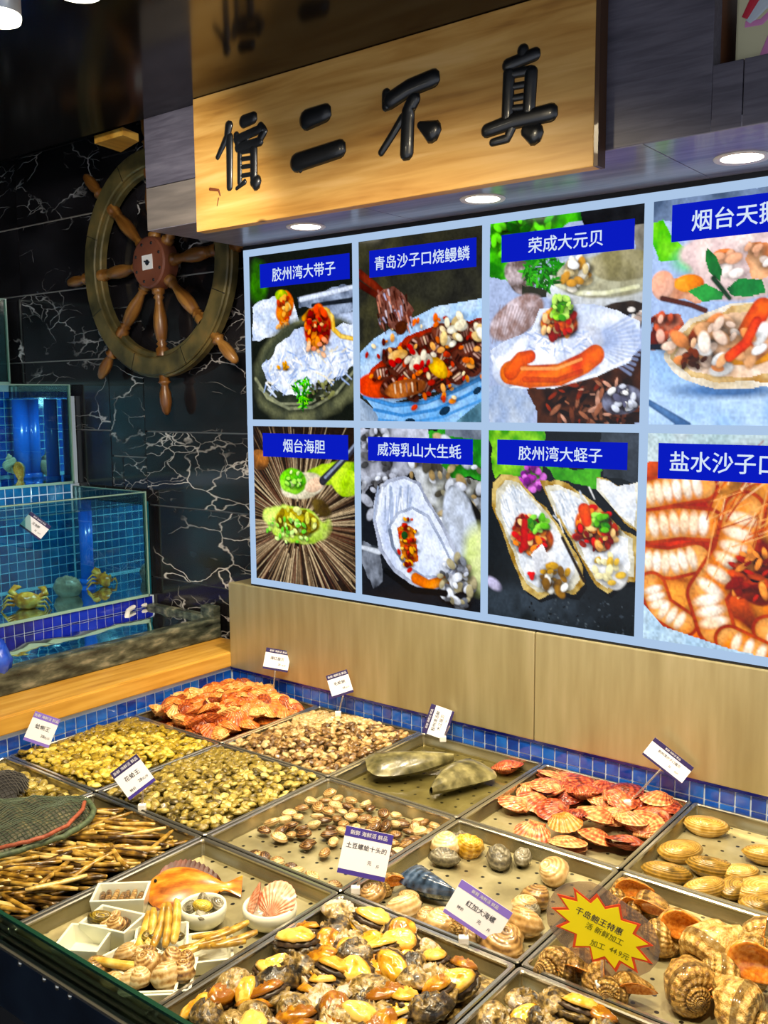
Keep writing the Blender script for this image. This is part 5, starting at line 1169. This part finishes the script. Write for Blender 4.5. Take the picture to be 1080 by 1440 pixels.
for k, (a, b, s) in enumerate(((-.02, .018, 1.05), (.015, .026, 1.0), (.01, -.012, 1.15), (-.025, -.015, .8), (.035, -.005, .9), (.035, .026, .75))):
    put('round_cockle', cok[0], M_ @ Vector((a, b, .030)), (rnd(-.4, .4), rnd(-.4, .4), rnd(0, 6)), s, 'round brown cockle in the front corner dish', 'cockle', 'cockles in the front corner dish')
inside(Matrix.Translation(at(170, 1395, DZ)), 'loose_clam', tn, 4, .05, .02, .016, 'pinkish clam lying low behind the glass guard', 'clam', 'clams behind the glass guard', .8)
e, M_ = box_dish(205, 1430, DZ, .085, .075, .026, .72, 'white dish at the bottom seen through the glass guard')
def bowl(px, py, r, lb):
    p = at(px, py, DZ); e = empty('round_bowl', p); tag(e, lb, 'bowl', 'round white bowls')
    ob('bowl_body', MB().lathe([(0, 0), (r*.6, 0), (r*.92, .012), (r, .028), (r*.97, .036), (r*.90, .037), (r*.84, .032), (r*.8, .014), (r*.5, .007), (0, .007)], 32), MT['porcelain'], e, smooth=True)
    return Matrix.Translation(p)
M_ = bowl(286, 1300, .040, 'round white bowl of small mussels beside the flat fish')
inside(M_, 'bowl_clam', [pm(bivalve(.034, .022, .016, 14, 4, -.3, .1, seed=2), 'bowl_clam', SH['grey'])], 8, .02, .02, .028, 'dark speckled clam in the round bowl by the fish', 'clam', 'clams in the round bowl', 1, .7)
put('bowl_clam', pm(bivalve(.036, .026, .018, 14, 4, -.3, .1, seed=2), 'bowl_clam', SH['yellow']), M_ @ Vector((.008, -.008, .040)), (.3, .1, .5), 1, 'yellow clam on top of the bowl by the fish', 'clam')
M_ = bowl(380, 1300, .046, 'round white bowl with pink scallops leaning on its rim')
pks = pm(scallop(.064, .02, 15), 'pink_scallop', shell('pink_scallop_shell', ['b85a3c', 'd8845c', 'e8a888', 'f0c4ac'], 4, 15, .3, .1, .1, rand=.2, nscale=40, bump=.5))
put('pink_scallop', pks, M_ @ Vector((.014, .004, .046)), (.75, .1, .35), 1.0, 'pink ribbed scallop facing out of the round bowl', 'scallop')
put('pink_scallop', pks, M_ @ Vector((-.024, -.010, .040)), (1.2, .3, -.9), .9, 'orange edged scallop standing at the left of the round bowl', 'scallop')
# flat fish
p0, p1 = onz(204, 1246, FZ+.02), onz(340, 1240, FZ+.02); fl_ = np.linalg.norm(p1-p0)
fe = empty('flat_fish', ((p0[0]+p1[0])/2, (p0[1]+p1[1])/2, FZ+.012), (.32, 0, math.atan2(p1[1]-p0[1], p1[0]-p0[0]))); tag(fe, 'flat orange brown fish lying in the dish tray', 'fish')
fb = MB(); nu, nv = 22, 12; L = fl_
def hw_(u): return .052*math.sin(PI*min(1, u/.86)**.8)**.75 if u < .86 else .012+.10*(u-.86)
for side in (1, -1):
    b = len(fb.v)
    for i in range(nu+1):
        u = .004+.996*i/nu; hw = max(.003, .052*math.sin(PI*(min(u, .80)/.84)**.72)**.8) if u < .80 else .009
        if u > .84: hw = .009+.10*(u-.84)
        th = .012*math.sin(PI*min(u/.86, 1))**.6 if u < .84 else .0015
        for j in range(nv+1):
            v = -1+2*j/nv; fb.v.append(((u-.5)*L, v*hw, side*(th*(1-v*v)**.6+.0006)))
    for i in range(nu):
        for j in range(nv): a = b+i*(nv+1)+j; f = (a, a+nv+1, a+nv+2, a+1); fb.f.append(f if side == 1 else f[::-1]); fb.mi.append(0)
ob('body', fb.mesh('body', True), noisy('fish_skin', ['6e3410', 'a8601a', 'cc8424', 'dca040'], 26, (1, 2.4, 1), rough=.25, coat=.4), fe)
FINM = noisy('fish_fin', ['300f05', '4c1c0a', '6e3010'], 40, rough=.4)
for s_ in (1, -1):
    fm = MB(); n = 26
    for i in range(n+1):
        u = .12+.66*i/n; hw = .052*math.sin(PI*(min(u, .80)/.84)**.72)**.8
        e_ = .014*abs(math.sin(PI*i/n))**.5*(1+.18*(-1)**i)
        fm.v += [((u-.5)*L, s_*hw*.94, .002), ((u-.5)*L, s_*(hw+e_), .004), ((u-.5)*L, s_*(hw+e_), .0025), ((u-.5)*L, s_*hw*.94, -.001)]
    for i in range(n):
        for k in range(3): fm.f.append((i*4+k, i*4+k+1, i*4+5+k, i*4+4+k)); fm.mi.append(0)
    ob('fin', fm.mesh('fin', fixn=True), FINM, fe)
ob('eye', MB().lathe([(0, .004), (.002, .003), (.003, 0)], 12), MT['black'], fe, loc=((.10-.5)*L, .012, .009), smooth=True)

# ================================================================== net bags
def net(poly, hgt, name, lab, cols, cord, cell, zb, rope=None):
    P2 = [onz(x, y, zb) for x, y in poly]
    xs = [p[0] for p in P2]; ys = [p[1] for p in P2]; pol = [(p[0], p[1]) for p in P2]
    def sd(x, y):      # signed distance inside
        ins = False; dm = 9
        for i in range(len(pol)):
            (x1, y1), (x2, y2) = pol[i], pol[(i+1) % len(pol)]
            if (y1 > y) != (y2 > y) and x < (x2-x1)*(y-y1)/(y2-y1)+x1: ins = not ins
            L = (x2-x1)**2+(y2-y1)**2; t = max(0, min(1, ((x-x1)*(x2-x1)+(y-y1)*(y2-y1))/L)); dm = min(dm, math.hypot(x-x1-t*(x2-x1), y-y1-t*(y2-y1)))
        return dm if ins else -dm
    n1, n2 = int((max(xs)-min(xs))/cell)+1, int((max(ys)-min(ys))/cell)+1; mb = MB(); idx = {}
    for i in range(n1+1):
        for j in range(n2+1):
            x, y = min(xs)+cell*i, min(ys)+cell*j; d = sd(x, y)
            if d > -cell*.5:
                idx[i, j] = len(mb.v); q = min(1, max(0, d/.05))
                mb.v.append((x+rnd(-1, 1)*cell*.15, y+rnd(-1, 1)*cell*.15, zb+hgt*math.sqrt(q)+.010*q*mnoise.noise(Vector((x*22, y*22, 1)))))
    for (i, j) in list(idx):
        if all(k in idx for k in ((i+1, j), (i, j+1), (i+1, j+1))): mb.f.append((idx[i, j], idx[i+1, j], idx[i+1, j+1], idx[i, j+1])); mb.mi.append(0)
    e = empty(name, (sum(xs)/len(xs), sum(ys)/len(ys), zb)); tag(e, lab, 'net bag', 'net bags')
    kid('bag', mb.mesh('bag', True), noisy(name+'_fabric', cols, 70, rough=.7, bump=.4), e)
    m2 = MB(); m2.v = [(x, y, z+.002) for x, y, z in mb.v]; m2.f = list(mb.f); m2.mi = list(mb.mi)
    k_ = kid('mesh_cord', m2.mesh('mesh_cord'), cord, e); k_['kind'] = 'stuff'
    wf = k_.modifiers.new('cord', 'WIREFRAME'); wf.thickness = .0017; wf.use_even_offset = False
    if rope:
        for pts, r, m in rope:
            R_ = [Vector(onz(x, y, zb+dz)) for x, y, dz in pts]; Q = []
            for i in range(len(R_)-1):
                for k in range(4): Q.append(R_[i].lerp(R_[i+1], k/4)+Vector((rnd(-1, 1), rnd(-1, 1), rnd(-1, 1)))*.001)
            Q.append(R_[-1]); kid('edge_rope', MB().tube(Q, r, 8).mesh('edge_rope', True), m, e)
GC = plain('green_cord', '4c5a46', .6); DC = plain('pale_cord', '55524e', .6); OC = noisy('orange_cord', ['742f18', 'a8583a'], 120, rough=.6); GR = noisy('green_rope', ['2c3a28', '5a6a48'], 120, rough=.6)
net([(-60,1135),(0,1130),(60,1126),(125,1126),(134,1142),(118,1162),(70,1182),(20,1196),(-30,1215),(-70,1180)], .026, 'green_net_bag', 'green net bag with an orange cord lying over the razor clams', ['1e1f18', '34342a', '504c38', '6c6444'], GC, .0085, TZ+.004,
    [([(-20,1196,.016),(20,1188,.026),(60,1178,.03),(95,1160,.03),(115,1140,.028),(119,1128,.024)], .0042, OC), ([(-10,1206,.012),(40,1192,.016),(90,1176,.016),(124,1156,.016),(133,1140,.016),(124,1126,.016)], .006, GR)])
net([(-60,1105),(-10,1098),(25,1093),(40,1097),(40,1110),(25,1126),(0,1134),(-50,1140)], .036, 'black_net_bag', 'black net bag with pale mesh dots at the left edge', ['0c0b0c', '161417', '232024'], DC, .0095, TZ+.004)

# ================================================================== tank animals
def crab(px, py, X, s, lb):
    p = onz(px, py, 1.024); e = empty('crab', tuple(p), (.55, .1, .9)); e.scale = (s,)*3; tag(e, lb, 'crab', 'crabs in the lower tank')
    cm = noisy('crab_shell', ['8a3c08', 'c06a14', 'e89c34', 'f0c070'], 30, rough=.35, bump=.3)
    ob('carapace', pm(bivalve(.10, .075, .055, 20, 5, 0, .15, 9, .02, bumpy=.08), 'carapace', cm), None, e)
    for sx in (1, -1):
        ob('claw', pm(MB().tube([(sx*.035, .02, 0), (sx*.06, .04, .004), (sx*.05, .066, .004), (sx*.03, .075, 0)], [.008, .013, .012, .003], 8), 'claw', cm), None, e)
        for k in range(3): ob('leg', pm(MB().tube([(sx*.04, .01-.018*k, 0), (sx*.065, .012-.024*k, .012), (sx*.085, .006-.03*k, -.012)], [.006, .005, .002], 6), 'leg', cm), None, e)
crab(38, 845, -.56, .85, 'golden brown crab at the left of the lower tank'); crab(153, 815, -.62, .85, 'golden brown crab near the right end of the lower tank')
q = onz(95, 826, 1.03)
ob_ = put('sea_snail', pm(bivalve(.10, .075, .07, 20, 6, 0, .1, bumpy=.12, seed=9), 'sea_snail', shell('murky_shell', ['4a4440', '7a6c5c', '9a8c7c', 'b8a890'], 4, 0, .7, .1, rand=0, nscale=25, rough=.5)), tuple(q), (.2, .1, .5), 1, 'blurry grey brown shell lying in the middle of the lower tank', 'shell')
tw = onz(18, 662, 1.392)
WP = (pm(whelk(1.0, spire=1.2, canal=.3, knob=.16)[0], 'whelk_shell', shell('pale_whelk', ['4a4236', '8a8268', 'b8b094', 'd8d2bc'], 3, 5, .7, .1, .1, rand=0, nscale=30, rough=.5)))
e = empty('pale_whelk', tuple(tw), (.4, 1.35, .5)); e.scale = (.062,)*3; tag(e, 'pale spiky whelk on the floor of the upper tank', 'whelk'); ob('whelk_shell', WP, None, e); ob('lip', WK[0][1], None, e)
q = onx(2, 910, -.16)
tag(ob('plastic_bag', pm(bivalve(.075, .07, .075, 16, 6, 0, .1, 5, .08, bumpy=.5, seed=5), 'plastic_bag', noisy('blue_plastic', ['1238b0', '2450d0', '4a74e0'], 30, rough=.3, bump=.3)), None, loc=(-.165, q[1]-.01, .988)), 'crumpled blue plastic bag on the trough edge at the left', 'plastic bag')

# ================================================================== price cards
HDR = '新鲜 海鲜活 鲜品'
def card(c4, base, hdr, foot, texts, lb, tilt=.25, zb=TZ, depth=None, clip=True, bright=True):
    """c4: own top-left, top-right, bottom-right, bottom-left seen from the front; base: foot of the clip on the tray rim"""
    bp = onz(*base, zb) if depth is None else np.array(depth)
    n = CAM-bp; n[2] = 0; n = n/np.linalg.norm(n)*math.cos(tilt)+np.array([0, 0, math.sin(tilt)])
    Q = [onplane(x, y, bp, n) for x, y in c4]
    c = sum(Q)/4; xd = (Q[1]-Q[0]+Q[2]-Q[3])/2; yd = (Q[0]-Q[3]+Q[1]-Q[2])/2; w, h = np.linalg.norm(xd), np.linalg.norm(yd)
    F_ = frame(c, xd, yd); e = empty('price_card', tuple(bp)); tag(e, lb, 'price card', 'price cards')
    inv = e.matrix_basis.inverted()
    def add(nm, m, mat, off=0.0, cx=0, cy=0):
        o = ob(nm, m, mat, e, mtx=F_ @ Matrix.Translation((cx, cy, off))); o.matrix_parent_inverse = inv; return o
    add('card', bx(-w/2, w/2, -h/2, h/2, -.0008, .0008), MT['card'])
    add('header_strip', bx(-w/2, w/2, h*.29, h/2, .0008, .0011), hdr); add('footer_strip', bx(-w/2, w/2, -h/2, -h*.40, .0008, .0011), foot)
    m, tw_, th_ = text_mesh(HDR, h*.11, .02); m.materials.clear(); m.materials.append(MT['card']); add('lettering', m, None, .0014, 0, h*.395)
    for s, fx, fy, fs in texts:
        m, tw_, th_ = text_mesh(s, h*fs, .012); o = add('lettering', m, MT['grey_ink'], .0012, w*fx, h*fy)
        if tw_ > w*.86: o.scale = o.scale*(w*.86/tw_)
    if clip:
        cp = MB(); bv = Vector(bp); bot = Vector(c)-Vector(F_.col[1][:3])*h*.5
        cp.tube([bv, bv.lerp(bot, .6), bot], .0022, 8); cl_ = ob('clip_stem', cp.mesh('clip_stem', True), MT['sleeve'], e); cl_.matrix_parent_inverse = inv
        cb = MB().box(-.008, .008, -.006, .006, -.004, .010).mesh('clip_base', bevel=.002); cb.materials.append(MT['white'])
        o = ob('clip_base', cb, None, e, loc=tuple(bp), rot=(0, 0, YAW)); o.matrix_parent_inverse = inv
    return e
PU, VI, IN_ = MT['purple'], MT['violet'], MT['indigo']
small = lambda a: [(a, 0, .06, .17), ('28', .12, -.20, .13), ('元/斤', .30, -.22, .09)]
card([(50,1000),(86,1012),(67,1052),(32,1040)], (48, 1062), VI, VI, small('蛤蜊王'), 'bright white price card in front of the blue tiles at the left', zb=TZ)
card([(157,1088),(193,1057),(218,1100),(180,1125)], (200, 1137), IN_, PU, small('花蛤王')+[('特价', -.22, -.30, .10)], 'tilted price card standing between the two yellow clam trays', zb=TZ)
card([(368,910),(404,917),(410,945),(376,940)], (392, 962), IN_, IN_, small('海红扇贝'), 'small price card above the orange scallops on the backsplash', depth=(.235, -.065, .815))
card([(451,955),(482,944),(503,970),(475,978)], (493, 992), IN_, IN_, small('毛蛤蜊'), 'tilted small price card above the pinkish brown clams', depth=(.475, -.065, .815))
card([(593,1034),(606,989),(640,1001),(626,1036)], (646, 1034), IN_, IN_, [('胶州湾活鲜', 0, .12, .17), ('大江瑶贝', 0, -.10, .17), ('36', .1, -.3, .1)], 'price card turned on its side behind the pen shells', depth=(.80, -.05, .815))
card([(921,1037),(976,1079),(957,1104),(903,1060)], (917, 1098), IN_, IN_, [('胶州湾沙子口扇贝', 0, .12, .15), ('32', .1, -.16, .13), ('元/斤', .28, -.2, .1)], 'price card sloping down to the right above the red scallops', depth=(1.30, -.10, .80))
card([(483,1161),(549,1173),(545,1242),(478,1226)], (500, 1254), MT['purple'], PU, [('土豆螺蛤十头的', 0, .12, .13), ('元', .12, -.18, .10), ('斤', .3, -.22, .08)], 'upright white price card with deep blue header in the middle', zb=TZ)
card([(652,1240),(723,1283),(692,1330),(620,1278)], (652, 1325), VI, VI, [('红加大海螺', .04, .06, .18), ('元', .10, -.20, .12), ('特价', -.28, -.16, .10), ('斤', .30, -.24, .1)], 'large tilted price card with violet edges over the mixed shells', zb=TZ)
p = onx(48, 741, -.4665); card([(42,719),(69,738),(59,762),(28,739)], (0, 0), IN_, IN_, small('活海鲜'), 'price card stuck on the front glass of the lower fish tank', depth=tuple(p), clip=False, tilt=0)
# yellow star card in a clear sleeve
ST = [(250,70),(400,205),(470,130),(550,270),(690,240),(715,400),(885,455),(835,560),(1005,685),(870,715),(1000,885),(825,835),(860,990),(700,880),(650,985),(545,835),(425,880),(395,715),(235,715),(255,570),(80,490),(185,430),(40,290),(180,285),(95,140),(265,185)]
SP = [(770+x/6.75, 1230+y/6.75) for x, y in ST]
bp = onz(846, 1392, TZ); n_ = CAM-bp; n_[2] = 0; n_ = n_/np.linalg.norm(n_)*math.cos(.25)+np.array([0, 0, math.sin(.25)])
cS = onplane(848, 1310, bp, n_); F_ = frame(cS, np.cross([0, 0, 1], n_), [0, 0, 1]); Fi = F_.inverted()
loc = [Fi @ Vector(onplane(x, y, bp, n_)) for x, y in SP]
st = empty('star_card', tuple(bp)); tag(st, 'yellow starburst price card with red border over the whelk tray', 'price card', 'price cards'); inv = st.matrix_basis.inverted()
def prism(pts, z0, z1):
    n = len(pts); mb = MB(); mb.v = [(p[0], p[1], z0) for p in pts]+[(p[0], p[1], z1) for p in pts]
    mb.f = [tuple(range(n))[::-1], tuple(range(n, 2*n))]+[(k, (k+1) % n, n+(k+1) % n, n+k) for k in range(n)]; mb.mi = [0]*len(mb.f); return mb
cen = sum(loc, Vector())/len(loc)
def addst(nm, m, mat, off=0, cx=0, cy=0, rot=0):
    o = ob(nm, m, mat, st, mtx=F_ @ Matrix.Translation((cx, cy, off)) @ Matrix.Rotation(rot, 4, 'Z')); o.matrix_parent_inverse = inv; return o
addst('red_border', prism(loc, -.0006, .0006), MT['red']); addst('yellow_star', prism([cen+(p-cen)*.90 for p in loc], .0006, .0010), MT['yellow'])
hull = []
for k in range(28):
    a = 2*PI*k/28; d = Vector((math.cos(a), math.sin(a), 0)); hull.append(cen+d*(max((p-cen).dot(d) for p in loc)*.99+.006))
addst('clear_sleeve', prism(hull, -.0022, -.0012), MT['sleeve'])
OL = plain('olive_ink', '8a8a1c', .6)
def stx(s, px, py, size, mat, rot):
    q = Fi @ Vector(onplane(px, py, bp, n_)); m, tw_, th_ = text_mesh(s, size, .012); addst('lettering', m, mat, .0013, q[0], q[1], rot)
stx('千岛鲍王特惠', 770+490/6.75, 1230+420/6.75, .0122, MT['grey_ink'], -.40); stx('活 新鲜加工', 770+540/6.75, 1230+560/6.75, .011, OL, -.40); stx('加工', 770+475/6.75, 1230+680/6.75, .011, OL, -.30); stx('44.9元', 770+680/6.75, 1230+770/6.75, .011, OL, -.40)
cp = MB().tube([Vector(bp), Vector(bp).lerp(Vector(cS), .5)-Vector(n_)*.004], .0025, 8); o = ob('clip_stem', cp.mesh('clip_stem', True), MT['sleeve'], st); o.matrix_parent_inverse = inv
cb = MB().box(-.009, .009, -.007, .007, -.004, .012).mesh('clip_base', bevel=.002); o = ob('clip_base', cb, MT['white'], st, loc=tuple(bp), rot=(0, 0, YAW)); o.matrix_parent_inverse = inv
